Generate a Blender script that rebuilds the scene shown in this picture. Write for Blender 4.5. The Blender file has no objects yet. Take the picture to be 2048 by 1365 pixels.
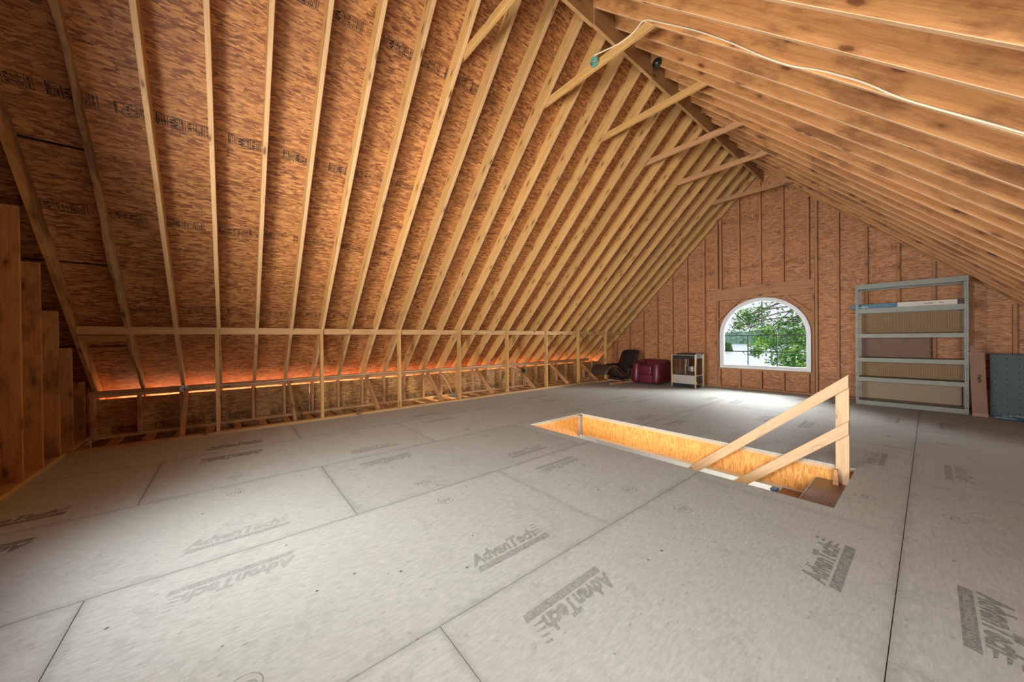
import bpy, bmesh, math, random
from mathutils import Vector, Matrix
random.seed(7)
C = bpy.context.scene.collection
S2 = math.sqrt(2)
# ---------------------------------------------------------------- camera
FPX, YAW, PITCH, ROLL, H = 686.94, 0.88229, -0.00511, 0.01018, 1.2148
fw = Vector((-math.sin(YAW), math.cos(YAW), 0)); rt = Vector((math.cos(YAW), math.sin(YAW), 0)); up = Vector((0, 0, 1))
fw, up = fw*math.cos(PITCH)+up*math.sin(PITCH), up*math.cos(PITCH)-fw*math.sin(PITCH)
rt, up = rt*math.cos(ROLL)-up*math.sin(ROLL), up*math.cos(ROLL)+rt*math.sin(ROLL)
cd = bpy.data.cameras.new('camera'); cam = bpy.data.objects.new('camera', cd); C.objects.link(cam)
cd.sensor_fit = 'HORIZONTAL'; cd.sensor_width = 36; cd.lens = FPX/2048*36; cd.clip_start = .02; cd.clip_end = 2000
M = Matrix((rt, up, -fw)).transposed().to_4x4(); M.translation = Vector((0, 0, H)); cam.matrix_world = M
bpy.context.scene.camera = cam
# ---------------------------------------------------------------- world, lights, exposure
sc = bpy.context.scene
sc.view_settings.view_transform = 'Standard'; sc.view_settings.look = 'None'
sc.view_settings.exposure = 0.12; sc.view_settings.gamma = 1; sc.view_settings.use_curve_mapping = False
w = bpy.data.worlds.new('sky'); sc.world = w; w.use_nodes = True
wn = w.node_tree.nodes; wl = w.node_tree.links
bg = wn['Background']; bg.inputs['Strength'].default_value = 1.0
tc = wn.new('ShaderNodeTexCoord'); sp = wn.new('ShaderNodeSeparateXYZ'); cr = wn.new('ShaderNodeValToRGB')
wl.new(tc.outputs['Generated'], sp.inputs[0]); wl.new(sp.outputs[2], cr.inputs[0]); wl.new(cr.outputs[0], bg.inputs[0])
cr.color_ramp.elements[0].position = 0.0; cr.color_ramp.elements[0].color = (.86, .89, .94, 1)
cr.color_ramp.elements[1].position = .6; cr.color_ramp.elements[1].color = (.55, .72, .98, 1)
def light(name, kind, loc, energy, color=(1, 1, 1), size=None, aim=None, sizey=None, radius=.1):
    d = bpy.data.lights.new(name, kind); d.energy = energy; d.color = color
    if kind == 'AREA':
        d.shape = 'RECTANGLE'; d.size = size; d.size_y = sizey or size
    elif kind == 'POINT': d.shadow_soft_size = radius
    elif kind == 'SUN': d.angle = .02
    o = bpy.data.objects.new(name, d); C.objects.link(o); o.location = loc
    if aim is not None: o.rotation_euler = (Vector(aim)-Vector(loc)).to_track_quat('-Z', 'Y').to_euler()
    return o
light('sun', 'SUN', (30, 12, 30), 2.6, (1, .93, .82), aim=(0, 11, 0))
DAY = (.98, .985, .97)
a_ = light('daylight_near_window', 'AREA', (-2.4, -1.52, 1.28), 155, DAY, 1.62, (-3.4, 5, 2.6), 1.5); a_.data.spread = math.radians(125)
a_ = light('fill_right_of_camera', 'AREA', (1.0, -1.1, 1.5), 165, DAY, 1.0, (-2.6, 6, 1.1), 1.6); a_.data.spread = math.radians(120)  # added fill lamp behind the camera
light('daylight_far_right', 'AREA', (-.5, 10.7, 1.9), 760, DAY, 1.8, (-3.2, 5.5, .3), 2.2)
light('daylight_far_left', 'AREA', (-4.9, 10.7, 1.9), 760, DAY, 1.8, (-1.5, 5.5, .3), 2.2)
a_ = light('daylight_far_top', 'AREA', (-2.4, 11.0, 2.95), 200, DAY, 3.0, (-2.4, 6.5, .4), .95); a_.data.spread = math.radians(110)
light('lower_lamp_stairwell', 'POINT', (-2.6, 3.4, -1.1), 40, (1, .80, .56), radius=.12)
light('lower_lamp_landing', 'POINT', (-1.2, 3.6, -1.2), 42, (1, .84, .64), radius=.12)
light('lower_lamp_garage', 'POINT', (-2.0, 6.6, -1.4), 170, (1, .95, .88), radius=.15)
light('lower_lamp_joist_bay', 'POINT', (-6.45, 3.45, -.20), 6, (1, .74, .45), radius=.03)
light('eave_daylight', 'AREA', (-7.17, 4.0, .315), 85, (1, .56, .28), 10.4, (-6.85, 4.0, .68), .04)

# ---------------------------------------------------------------- helpers
def tag(o, label=None, cat=None, group=None, kind=None):
    if label: o['label'] = label
    if cat: o['category'] = cat
    if group: o['group'] = group
    if kind: o['kind'] = kind
    return o
def empty(name, loc=(0, 0, 0), rz=0, **k):
    o = bpy.data.objects.new(name, None); C.objects.link(o); o.location = loc; o.rotation_euler = (0, 0, rz)
    o.empty_display_size = .1
    return tag(o, **k)
def link(name, me, mat=None, parent=None, mw=None):
    if mat and not me.materials: me.materials.append(mat)
    o = bpy.data.objects.new(name, me); C.objects.link(o)
    if parent is not None: o.parent = parent
    if mw is not None: o.matrix_local = mw
    return o
def mesh_of(bm, name='m', smooth=False):
    me = bpy.data.meshes.new(name); bmesh.ops.recalc_face_normals(bm, faces=bm.faces[:]); bm.to_mesh(me); bm.free()
    if smooth:
        for p in me.polygons: p.use_smooth = True
    return me
def bbox(bm, x0, x1, y0, y1, z0, z1):
    v = [bm.verts.new(p) for p in ((x0,y0,z0),(x1,y0,z0),(x1,y1,z0),(x0,y1,z0),(x0,y0,z1),(x1,y0,z1),(x1,y1,z1),(x0,y1,z1))]
    for f in ((3,2,1,0),(4,5,6,7),(0,1,5,4),(1,2,6,5),(2,3,7,6),(3,0,4,7)): bm.faces.new([v[i] for i in f])
    return v
def box(name, x0, x1, y0, y1, z0, z1, mat, parent=None, bevel=0, origin=True, axis='x'):
    """axis-aligned box, origin at its centre, local x along `axis` (grain direction)"""
    cx, cy, cz = (x0+x1)/2, (y0+y1)/2, (z0+z1)/2
    dx, dy, dz = abs(x1-x0), abs(y1-y0), abs(z1-z0)
    if axis == 'x': d, R = (dx, dy, dz), Matrix.Identity(4)
    elif axis == 'y': d, R = (dy, dx, dz), Matrix.Rotation(math.pi/2, 4, 'Z')
    else: d, R = (dz, dy, dx), Matrix.Rotation(-math.pi/2, 4, 'Y')
    key = ('box', round(d[0],4), round(d[1],4), round(d[2],4), bevel, mat.name)
    if key not in CACHE:
        bm = bmesh.new(); bbox(bm, -d[0]/2, d[0]/2, -d[1]/2, d[1]/2, -d[2]/2, d[2]/2)
        if bevel: bmesh.ops.bevel(bm, geom=bm.edges[:], offset=bevel, segments=2 if bevel > .004 else 1, affect='EDGES')
        CACHE[key] = mesh_of(bm)
    R = R.copy(); R.translation = Vector((cx, cy, cz))
    return link(name, CACHE[key], mat, parent, R)
CACHE = {}
def beam(name, p0, p1, w, h, upv, mat, parent=None, c0=0, c1=0, bevel=.0015, edge=None):
    """lumber from p0 to p1 (centre of its lower face); upv = direction of its depth h; c0/c1 shear the end cuts"""
    p0, p1 = Vector(p0), Vector(p1); L = (p1-p0).length; x = (p1-p0)/L
    z = Vector(upv); z = (z - x*z.dot(x)).normalized(); y = z.cross(x)
    key = ('beam', round(L, 4), w, h, c0, c1, mat.name)
    if key not in CACHE:
        bm = bmesh.new()
        v = bbox(bm, 0, L, -w/2, w/2, 0, h)
        for q in v:
            if q.co.z > h*.5: q.co.x += (c0 if q.co.x < L/2 else c1)*h
        bmesh.ops.bevel(bm, geom=[e for e in bm.edges if abs(e.verts[0].co.y-e.verts[1].co.y) < 1e-6 and abs(e.verts[0].co.z-e.verts[1].co.z) < 1e-6], offset=bevel*2, segments=1, affect='EDGES')
        CACHE[key] = mesh_of(bm)
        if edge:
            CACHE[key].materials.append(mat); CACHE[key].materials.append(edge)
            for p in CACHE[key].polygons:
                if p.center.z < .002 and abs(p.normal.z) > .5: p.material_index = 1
    Mx = Matrix((x, y, z)).transposed().to_4x4(); Mx.translation = p0
    return link(name, CACHE[key], mat, parent, Mx)
def prism(name, pts, t, frame, mat, parent=None):
    """polygon pts (u,v) extruded by t along the frame's z"""
    bm = bmesh.new(); a = [bm.verts.new((u, v, 0)) for u, v in pts]; b = [bm.verts.new((u, v, t)) for u, v in pts]
    bm.faces.new(a[::-1]); bm.faces.new(b); n = len(pts)
    for i in range(n): bm.faces.new([a[i], a[(i+1) % n], b[(i+1) % n], b[i]])
    return link(name, mesh_of(bm), mat, parent, frame)
def frame(o, x, y):
    x = Vector(x).normalized(); y = Vector(y).normalized(); z = x.cross(y)
    m = Matrix((x, y, z)).transposed().to_4x4(); m.translation = Vector(o); return m
def clip(poly, a, b, c):
    """keep a*u+b*v<=c"""
    out = []
    for i, p in enumerate(poly):
        q = poly[(i+1) % len(poly)]; dp = a*p[0]+b*p[1]-c; dq = a*q[0]+b*q[1]-c
        if dp <= 0: out.append(p)
        if dp*dq < 0: t = dp/(dp-dq); out.append((p[0]+(q[0]-p[0])*t, p[1]+(q[1]-p[1])*t))
    return out
def tube(name, pts, r, mat, parent=None, res=6, flat=1.0):
    cu = bpy.data.curves.new(name, 'CURVE'); cu.dimensions = '3D'; cu.bevel_depth = r; cu.bevel_resolution = 2; cu.resolution_u = res
    s = cu.splines.new('NURBS'); s.points.add(len(pts)-1); s.order_u = 3; s.use_endpoint_u = True
    for p, q in zip(s.points, pts): p.co = (*q, 1)
    t = bpy.data.objects.new('t', cu); me = bpy.data.meshes.new_from_object(t); bpy.data.objects.remove(t); me.name = name
    for p in me.polygons: p.use_smooth = True
    return link(name, me, mat, parent)
def cyl(bm, c, r, h, seg=16, axis='z', r2=None):
    m = Matrix.Translation(Vector(c))
    if axis == 'y': m = m @ Matrix.Rotation(math.pi/2, 4, 'X')
    if axis == 'x': m = m @ Matrix.Rotation(math.pi/2, 4, 'Y')
    bmesh.ops.create_cone(bm, cap_ends=True, segments=seg, radius1=r, radius2=r if r2 is None else r2, depth=h, matrix=m)
# ---------------------------------------------------------------- materials
def nt(name, rough=.7, metal=0):
    m = bpy.data.materials.new(name); m.use_nodes = True; n = m.node_tree.nodes; b = n['Principled BSDF']
    b.inputs['Roughness'].default_value = rough; b.inputs['Metallic'].default_value = metal
    return m, n, m.node_tree.links, b
def flat(name, col, rough=.6, metal=0, noise=.08, scale=30):
    m, n, l, b = nt(name, rough, metal)
    t = n.new('ShaderNodeTexCoord'); z = n.new('ShaderNodeTexNoise'); z.inputs['Scale'].default_value = scale; z.inputs['Detail'].default_value = 5
    r = n.new('ShaderNodeValToRGB'); r.color_ramp.elements[0].position = .3; r.color_ramp.elements[1].position = .7
    r.color_ramp.elements[0].color = (*[c*(1-noise) for c in col], 1); r.color_ramp.elements[1].color = (*[min(1, c*(1+noise)) for c in col], 1)
    l.new(t.outputs['Object'], z.inputs['Vector']); l.new(z.outputs['Fac'], r.inputs[0]); l.new(r.outputs[0], b.inputs['Base Color'])
    return m
def math_(n, l, op, a, b=None, clampv=False):
    q = n.new('ShaderNodeMath'); q.operation = op; q.use_clamp = clampv
    for i, v in enumerate((a, b)):
        if v is None: continue
        if isinstance(v, (int, float)): q.inputs[i].default_value = v
        else: l.new(v, q.inputs[i])
    return q.outputs[0]
def mapping(n, l, src, scale=(1,1,1), rot=(0,0,0), loc=None):
    mp = n.new('ShaderNodeMapping'); mp.inputs['Scale'].default_value = scale; mp.inputs['Rotation'].default_value = rot
    l.new(src, mp.inputs['Vector'])
    if loc is not None: l.new(loc, mp.inputs['Location'])
    return mp.outputs[0]
def mix(n, l, f, a, b, mode='MIX'):
    q = n.new('ShaderNodeMix'); q.data_type = 'RGBA'; q.blend_type = mode; q.clamp_result = False
    for i, v in ((0, f), (6, a), (7, b)):
        if isinstance(v, (int, float)): q.inputs[i].default_value = v
        elif isinstance(v, tuple): q.inputs[i].default_value = (*v, 1)
        else: l.new(v, q.inputs[i])
    return q.outputs[2]
def ramp(n, l, src, *stops):
    r = n.new('ShaderNodeValToRGB'); e = r.color_ramp.elements
    while len(e) > len(stops): e.remove(e[-1])
    while len(e) < len(stops): e.new(.5)
    for q, (p, c) in zip(e, stops): q.position = p; q.color = (*c, 1) if isinstance(c, tuple) else (c, c, c, 1)
    l.new(src, r.inputs[0]); return r.outputs[0]
def noise(n, l, vec, scale, detail=4, rough=.55, dist=0):
    z = n.new('ShaderNodeTexNoise'); z.inputs['Scale'].default_value = scale; z.inputs['Detail'].default_value = detail
    z.inputs['Roughness'].default_value = rough; z.inputs['Distortion'].default_value = dist; l.new(vec, z.inputs['Vector']); return z.outputs['Fac']
def voro(n, l, vec, scale, feat='F1', rnd=1.0):
    z = n.new('ShaderNodeTexVoronoi'); z.feature = feat; z.inputs['Scale'].default_value = scale; z.inputs['Randomness'].default_value = rnd
    l.new(vec, z.inputs['Vector']); return z
def randcoord(n, l):
    t = n.new('ShaderNodeTexCoord'); oi = n.new('ShaderNodeObjectInfo')
    s = math_(n, l, 'MULTIPLY', oi.outputs['Random'], 37.0)
    cb = n.new('ShaderNodeCombineXYZ'); l.new(s, cb.inputs[0]); l.new(s, cb.inputs[1]); l.new(s, cb.inputs[2])
    va = n.new('ShaderNodeVectorMath'); va.operation = 'ADD'; l.new(t.outputs['Object'], va.inputs[0]); l.new(cb.outputs[0], va.inputs[1])
    return va.outputs[0], oi.outputs['Random'], t.outputs['Object']
def wood(name, light_, dark, tintvar=.12, knots=1.0, stain=0.0, rough=.62):
    m, n, l, b = nt(name, rough)
    v, rnd, raw = randcoord(n, l)
    g = noise(n, l, mapping(n, l, v, (1.1, 22, 22)), 2.2, 6, .6, .6)       # grain
    g2 = noise(n, l, mapping(n, l, v, (.5, 5, 5)), 1.6, 3)                 # broad bands
    gf = noise(n, l, mapping(n, l, v, (2.5, 95, 95)), 2.0, 5, .7, .3)
    g = mix(n, l, .48, g, gf)
    col = ramp(n, l, g, (.37, dark), (.5, tuple((a+c)/2 for a, c in zip(light_, dark))), (.63, light_))
    col = mix(n, l, ramp(n, l, g2, (.35, 0.0), (.7, .55)), col, tuple(c*.8 for c in light_))
    wob = n.new('ShaderNodeVectorMath'); wob.operation = 'ADD'
    nz = n.new('ShaderNodeTexNoise'); nz.inputs['Scale'].default_value = 9; l.new(v, nz.inputs['Vector'])
    sc_ = n.new('ShaderNodeVectorMath'); sc_.operation = 'SCALE'; sc_.inputs['Scale'].default_value = .03; l.new(nz.outputs['Color'], sc_.inputs[0])
    l.new(v, wob.inputs[0]); l.new(sc_.outputs[0], wob.inputs[1])
    k = voro(n, l, mapping(n, l, wob.outputs[0], (3.1, 9.5, 9.5)), 1.0)
    kd = ramp(n, l, k.outputs['Distance'], (.0, 1.0), (.10*knots, .85), (.17*knots, 0.0))
    col = mix(n, l, kd, col, (dark[0]*.32, dark[1]*.24, dark[2]*.2))
    kr = ramp(n, l, k.outputs['Distance'], (.14, 0.0), (.2, .35), (.34, 0.0))
    col = mix(n, l, kr, col, tuple(c*.6 for c in dark))
    if stain:
        st = noise(n, l, mapping(n, l, v, (1.2, 3, 3)), 1.3, 5, .65)
        col = mix(n, l, ramp(n, l, st, (.50, 0.0), (.62, stain)), col, (dark[0]*.35, dark[1]*.33, dark[2]*.36))
    hs = n.new('ShaderNodeHueSaturation'); l.new(col, hs.inputs['Color'])
    l.new(math_(n, l, 'MULTIPLY_ADD' if False else 'ADD', math_(n, l, 'MULTIPLY', rnd, tintvar*2), 1-tintvar), hs.inputs['Value'])
    l.new(hs.outputs[0], b.inputs['Base Color'])
    bp = n.new('ShaderNodeBump'); bp.inputs['Strength'].default_value = .25; bp.inputs['Distance'].default_value = .002
    l.new(g, bp.inputs['Height']); l.new(bp.outputs[0], b.inputs['Normal'])
    return m
def osb(name, light_, mid, dark, contrast=1.0, rough=.6, speck=.8, tv=.10):
    m, n, l, b = nt(name, rough)
    v, rnd, raw = randcoord(n, l)
    nz = n.new('ShaderNodeTexNoise'); nz.inputs['Scale'].default_value = 5; l.new(v, nz.inputs['Vector'])
    s_ = n.new('ShaderNodeVectorMath'); s_.operation = 'SCALE'; s_.inputs['Scale'].default_value = .022; l.new(nz.outputs['Color'], s_.inputs[0])
    a_ = n.new('ShaderNodeVectorMath'); a_.operation = 'ADD'; l.new(v, a_.inputs[0]); l.new(s_.outputs[0], a_.inputs[1]); dv = a_.outputs[0]
    cols = []
    for i, (rot, sx, sy) in enumerate(((.16, 12, 50), (-.62, 14, 62), (.85, 17, 70))):
        vo = voro(n, l, mapping(n, l, dv, (sx, sy, sx), (0, 0, rot)), 1.0)
        cells = n.new('ShaderNodeSeparateColor'); l.new(vo.outputs['Color'], cells.inputs[0])
        cols.append((cells.outputs[0], cells.outputs[1]))
    f = mix(n, l, ramp(n, l, cols[1][1], (.45, 0.0), (.55, 1.0)), cols[0][0], cols[1][0])
    f = mix(n, l, ramp(n, l, cols[2][1], (.66, 0.0), (.72, 1.0)), f, cols[2][0])
    fine = noise(n, l, mapping(n, l, v, (13, 90, 40)), 1.0, 6, .75, 1.2)
    f = mix(n, l, .42, f, fine)
    c = .5/contrast
    col = ramp(n, l, f, (max(0, .5-c*.62), dark), (.46, mid), (min(1, .5+c*.62), light_))
    big = noise(n, l, v, 1.4, 3)
    col = mix(n, l, ramp(n, l, big, (.4, 0.0), (.75, .45)), col, mid, 'MIX')
    sv = voro(n, l, mapping(n, l, dv, (26, 60, 26), (0, 0, .2)), 1.0)
    sd = ramp(n, l, sv.outputs['Distance'], (.1, speck), (.2, 0.0))
    sel = n.new('ShaderNodeSeparateColor'); l.new(sv.outputs['Color'], sel.inputs[0])
    sd = math_(n, l, 'MULTIPLY', sd, ramp(n, l, sel.outputs[0], (.78, 0.0), (.84, 1.0)))
    col = mix(n, l, sd, col, (dark[0]*.22, dark[1]*.2, dark[2]*.2))
    cv = voro(n, l, mapping(n, l, dv, (17, 130, 17), (0, 0, -.3)), 1.0)
    sc2 = n.new('ShaderNodeSeparateColor'); l.new(cv.outputs['Color'], sc2.inputs[0])
    col = mix(n, l, math_(n, l, 'MULTIPLY', ramp(n, l, sc2.outputs[1], (.86, 0.0), (.9, .6)), ramp(n, l, cv.outputs['Distance'], (.25, 1.0), (.5, 0.0))), col, tuple(min(1, c*1.45) for c in light_))
    hs = n.new('ShaderNodeHueSaturation'); l.new(col, hs.inputs['Color'])
    l.new(math_(n, l, 'ADD', math_(n, l, 'MULTIPLY', rnd, tv*2), 1-tv), hs.inputs['Value'])
    l.new(hs.outputs[0], b.inputs['Base Color'])
    bp = n.new('ShaderNodeBump'); bp.inputs['Strength'].default_value = .3; bp.inputs['Distance'].default_value = .002
    l.new(f, bp.inputs['Height']); l.new(bp.outputs[0], b.inputs['Normal'])
    return m
def floor_mat():
    m, n, l, b = nt('weathered_subfloor', .62)
    v, rnd, raw = randcoord(n, l)
    strands = noise(n, l, mapping(n, l, v, (75, 17, 16)), 1.0, 6, .7)
    cloud = noise(n, l, v, 1.3, 5, .6)
    col = ramp(n, l, strands, (.25, (.335, .36, .328)), (.5, (.43, .457, .42)), (.75, (.53, .555, .515)))
    col = mix(n, l, ramp(n, l, cloud, (.42, 0.0), (.72, .42)), col, (.40, .39, .365))
    cl2 = noise(n, l, v, 3.1, 6, .6)
    ring = ramp(n, l, cl2, (.58, 0.0), (.595, .26), (.62, .05), (.75, .14))
    col = mix(n, l, ring, col, (.25, .25, .235))
    sv = voro(n, l, mapping(n, l, v, (9, 9, 9)), 1.0)
    sel = n.new('ShaderNodeSeparateColor'); l.new(sv.outputs['Color'], sel.inputs[0])
    sp_ = math_(n, l, 'MULTIPLY', ramp(n, l, sv.outputs['Distance'], (.05, .9), (.085, 0.0)), ramp(n, l, sel.outputs[0], (.6, 0.0), (.62, 1.0)))
    col = mix(n, l, sp_, col, (.07, .065, .06))
    sv2 = voro(n, l, mapping(n, l, v, (40, 20, 22)), 1.0)
    sel2 = n.new('ShaderNodeSeparateColor'); l.new(sv2.outputs['Color'], sel2.inputs[0])
    sp2 = math_(n, l, 'MULTIPLY', ramp(n, l, sv2.outputs['Distance'], (.14, .5), (.27, 0.0)), ramp(n, l, sel2.outputs[0], (.86, 0.0), (.88, 1.0)))
    col = mix(n, l, sp2, col, (.24, .235, .22))
    # dirt collected along the tongue-and-groove edges of each sheet
    uv = n.new('ShaderNodeUVMap'); uv.uv_map = 'pos'; su = n.new('ShaderNodeSeparateXYZ'); l.new(uv.outputs[0], su.inputs[0])
    ex = math_(n, l, 'SUBTRACT', .6096, math_(n, l, 'ABSOLUTE', math_(n, l, 'SUBTRACT', su.outputs[0], .6096)))
    ey = math_(n, l, 'SUBTRACT', 1.2192, math_(n, l, 'ABSOLUTE', math_(n, l, 'SUBTRACT', su.outputs[1], 1.2192)))
    e = math_(n, l, 'MINIMUM', ex, ey)
    wobble = noise(n, l, v, 7, 5, .7)
    e2 = math_(n, l, 'DIVIDE', e, math_(n, l, 'MULTIPLY', math_(n, l, 'POWER', wobble, 3.0), .34))
    col = mix(n, l, ramp(n, l, e2, (.0, .5), (.25, .22), (1.0, 0.0)), col, (.2, .2, .19))
    hs = n.new('ShaderNodeHueSaturation'); l.new(col, hs.inputs['Color']); l.new(math_(n, l, 'ADD', math_(n, l, 'MULTIPLY', rnd, .1), .95), hs.inputs['Value'])
    l.new(hs.outputs[0], b.inputs['Base Color'])
    bp = n.new('ShaderNodeBump'); bp.inputs['Strength'].default_value = .2; bp.inputs['Distance'].default_value = .002
    l.new(strands, bp.inputs['Height']); l.new(bp.outputs[0], b.inputs['Normal'])
    return m
def ink(name, col, wear=.55, base=.6):
    m, n, l, b = nt(name, .7); b.inputs['Base Color'].default_value = (*col, 1)
    v, rnd, raw = randcoord(n, l); oi = n.new('ShaderNodeObjectInfo')
    z = noise(n, l, v, 60, 5, .7); tr = n.new('ShaderNodeBsdfTransparent'); ms = n.new('ShaderNodeMixShader')
    a = ramp(n, l, z, (wear-.12, 1.0), (wear+.1, base*.6)); a = math_(n, l, 'MULTIPLY', a, oi.outputs['Alpha'])
    l.new(a, ms.inputs[0]); l.new(tr.outputs[0], ms.inputs[1]); l.new(b.outputs[0], ms.inputs[2])
    l.new(ms.outputs[0], n['Material Output'].inputs[0]); return m
def pegboard(name, col, hole, pitch=.0254):
    m, n, l, b = nt(name, .7); t = n.new('ShaderNodeTexCoord'); s = n.new('ShaderNodeSeparateXYZ'); l.new(t.outputs['Object'], s.inputs[0])
    d = []
    for i in (0, 1):
        fr = math_(n, l, 'FRACT', math_(n, l, 'DIVIDE', math_(n, l, 'ADD', s.outputs[i], 10*pitch*40), pitch))
        d.append(math_(n, l, 'POWER', math_(n, l, 'SUBTRACT', fr, .5), 2.0))
    r = math_(n, l, 'LESS_THAN', math_(n, l, 'ADD', d[0], d[1]), .034 if pitch < .05 else .006)
    z = noise(n, l, t.outputs['Object'], 6, 4); c = ramp(n, l, z, (.3, tuple(q*.85 for q in col)), (.7, col))
    l.new(mix(n, l, r, c, hole), b.inputs['Base Color']); return m

W_YEL = wood('pine_rafter', (.67, .395, .135), (.44, .21, .058), .13, 1.1)
W_RED = wood('fir_rafter', (.72, .36, .12), (.44, .155, .045), .13, 1.2, .6)
W_RED_LIT = wood('fir_lit_underside', (.86, .56, .32), (.70, .38, .18), .06, .9)  # paler copy for rafter undersides, floor bounce light put into the colour
W_YEL_LIT = wood('pine_lit_underside', (.76, .48, .235), (.56, .30, .12), .08, 1.0)  # same for the left rafters: brighter lit underside painted in
W_GAB = wood('gable_stud_lumber', (.52, .26, .115), (.34, .135, .052), .10)
W_STUD = wood('stud_lumber', (.60, .33, .145), (.40, .175, .07), .12)
W_OLD = wood('aged_stud_lumber', (.58, .29, .09), (.36, .15, .04), .12, 1.2, .65)
W_NEW = wood('fresh_pine', (.72, .52, .31), (.60, .38, .20), .05, .8)
W_PLATE = wood('plate_lumber', (.60, .36, .15), (.42, .22, .08), .08)
OSB_ROOF = osb('roof_strand_board', (.60, .275, .085), (.365, .14, .04), (.17, .052, .016), 1.15)
OSB_WALL = osb('gable_strand_board', (.63, .31, .13), (.45, .19, .072), (.25, .085, .03), 1.0)
OSB_EAVE = osb('eave_strand_board', (.60, .37, .13), (.40, .205, .06), (.20, .085, .028))
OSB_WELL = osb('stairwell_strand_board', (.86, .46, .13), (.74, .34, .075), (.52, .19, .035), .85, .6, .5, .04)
FLOOR = floor_mat()
INK = ink('black_stamp_ink', (.012, .01, .008), .60, .6)
INKF = ink('worn_floor_ink', (.19, .19, .185), .55, .7)
WHITE = flat('white_vinyl', (.80, .82, .84), .35, 0, .02)
BLACKG = flat('black_grille', (.01, .014, .014), .4, 0, .05)
STEEL = flat('grey_enamelled_steel', (.20, .205, .165), .45, .1, .1, 6)
DARK = flat('dark_recess', (.01, .009, .008), .9, 0, 0)
WALLW = flat('painted_drywall', (.78, .78, .76), .8, 0, .03, 3)
# glass
m, n, l, b = nt('window_glass', .02)
tr = n.new('ShaderNodeBsdfTransparent'); gl = n.new('ShaderNodeBsdfGlossy'); gl.inputs['Roughness'].default_value = .02
fr = n.new('ShaderNodeFresnel'); fr.inputs['IOR'].default_value = 1.25; ms = n.new('ShaderNodeMixShader')
l.new(fr.outputs[0], ms.inputs[0]); l.new(tr.outputs[0], ms.inputs[1]); l.new(gl.outputs[0], ms.inputs[2]); l.new(ms.outputs[0], n['Material Output'].inputs[0])
GLASS = m

# ---------------------------------------------------------------- room constants
AX, AZ, RD = -2.38, 4.945, .184          # apex of the rafter undersides, rafter depth
GY, NY = 9.25, -1.38                     # inner stud faces of the far and the near gable wall
OC = .4064; LY0 = -.92; RY0 = -.89
SX0, TY0, FT4 = -.1033, 4.334, 1.2192
HX0, HX1, HY0, HY1 = -3.61, -.43, 3.28, 4.40     # stair opening

# ---------------------------------------------------------------- floor
floor = empty('floor', kind='structure')
def cutrects(r, h):
    x0, x1, y0, y1 = r; a, b_, c, d = h
    if x1 <= a or x0 >= b_ or y1 <= c or y0 >= d: return [r]
    out = []
    if y0 < c: out.append((x0, x1, y0, c)); y0 = c
    if y1 > d: out.append((x0, x1, d, y1)); y1 = d
    if x0 < a: out.append((x0, a, y0, y1))
    if x1 > b_: out.append((b_, x1, y0, y1))
    return out
GAP = .0016
for r in range(-5, 2):
    xa, xb = SX0+FT4*r, SX0+FT4*(r+1)
    odd = r % 2
    for j in range(-8, 6):
        if (j % 2) != odd: continue
        ya, yb = TY0+FT4*j, TY0+FT4*(j+2)
        X0, X1, Y0, Y1 = max(xa, -6.045), min(xb, 1.5), max(ya, -1.50), min(yb, 9.36)
        if X1-X0 < .02 or Y1-Y0 < .02: continue
        if r == -5: X0 = -6.045
        rects = cutrects((X0+GAP, X1-GAP, Y0+GAP, Y1-GAP), (HX0, HX1, HY0, HY1))
        if not rects: continue
        bm = bmesh.new(); uvl = bm.loops.layers.uv.new('pos')
        for (a, b_, c, d) in rects: bbox(bm, a-xa, b_-xa, c-ya, d-ya, -.0182, 0)
        bmesh.ops.recalc_face_normals(bm, faces=bm.faces[:])
        for f in bm.faces:
            for lp in f.loops: lp[uvl].uv = (lp.vert.co.x, lp.vert.co.y)
        me = bpy.data.meshes.new('floor_panel'); bm.to_mesh(me); bm.free()
        link('floor_panel', me, FLOOR, floor, Matrix.Translation((xa, ya, 0)))
# joist (truss chord) ends seen beyond the knee wall
for k in range(-5, 31):
    y = .08+.305*k
    if y > 9.2: break
    box('joist', -7.0, -5.95, y-.044, y+.044, -.06, -.0195, W_STUD, floor)
box('subfloor_support', -5.93, 1.5, -1.5, HY0-.04, -.30, -.0200, W_STUD, floor)
box('subfloor_support', -5.93, 1.5, HY1+.04, 9.36, -.30, -.0200, W_STUD, floor)
box('subfloor_support', -5.93, HX0-.04, HY0-.04, HY1+.04, -.30, -.0200, W_STUD, floor)
box('subfloor_support', HX1+.04, 1.5, HY0-.04, HY1+.04, -.30, -.0200, W_STUD, floor)
for (a, b_) in ((-1.5, 3.02), (4.05, 9.36)):
    box('eave_ceiling_board', -7.0, -5.93, a, b_, -.33, -.31, OSB_EAVE, floor)

# ---------------------------------------------------------------- roof
ceiling = empty('ceiling', kind='structure')
YI = list(range(-1, 26))
for i in YI:
    y = LY0+OC*i
    if i == 0: continue
    zc = AZ-.019
    mat = W_OLD if i < 0 else W_YEL
    beam('rafter', (AX-.019, y, zc), (-7.38, y, zc-(7.38+AX-.019)), .038, RD, (-1, 0, 1), mat, ceiling, -1, 0, edge=None if i < 0 else W_YEL_LIT)
for i in YI:
    y = RY0+OC*i
    beam('rafter', (AX+.019, y, AZ-.045), (2.75, y, AZ-.045-(2.75-AX-.019)), .038, RD, (1, 0, 1), W_RED, ceiling, -1, 0, edge=W_RED_LIT)
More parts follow.
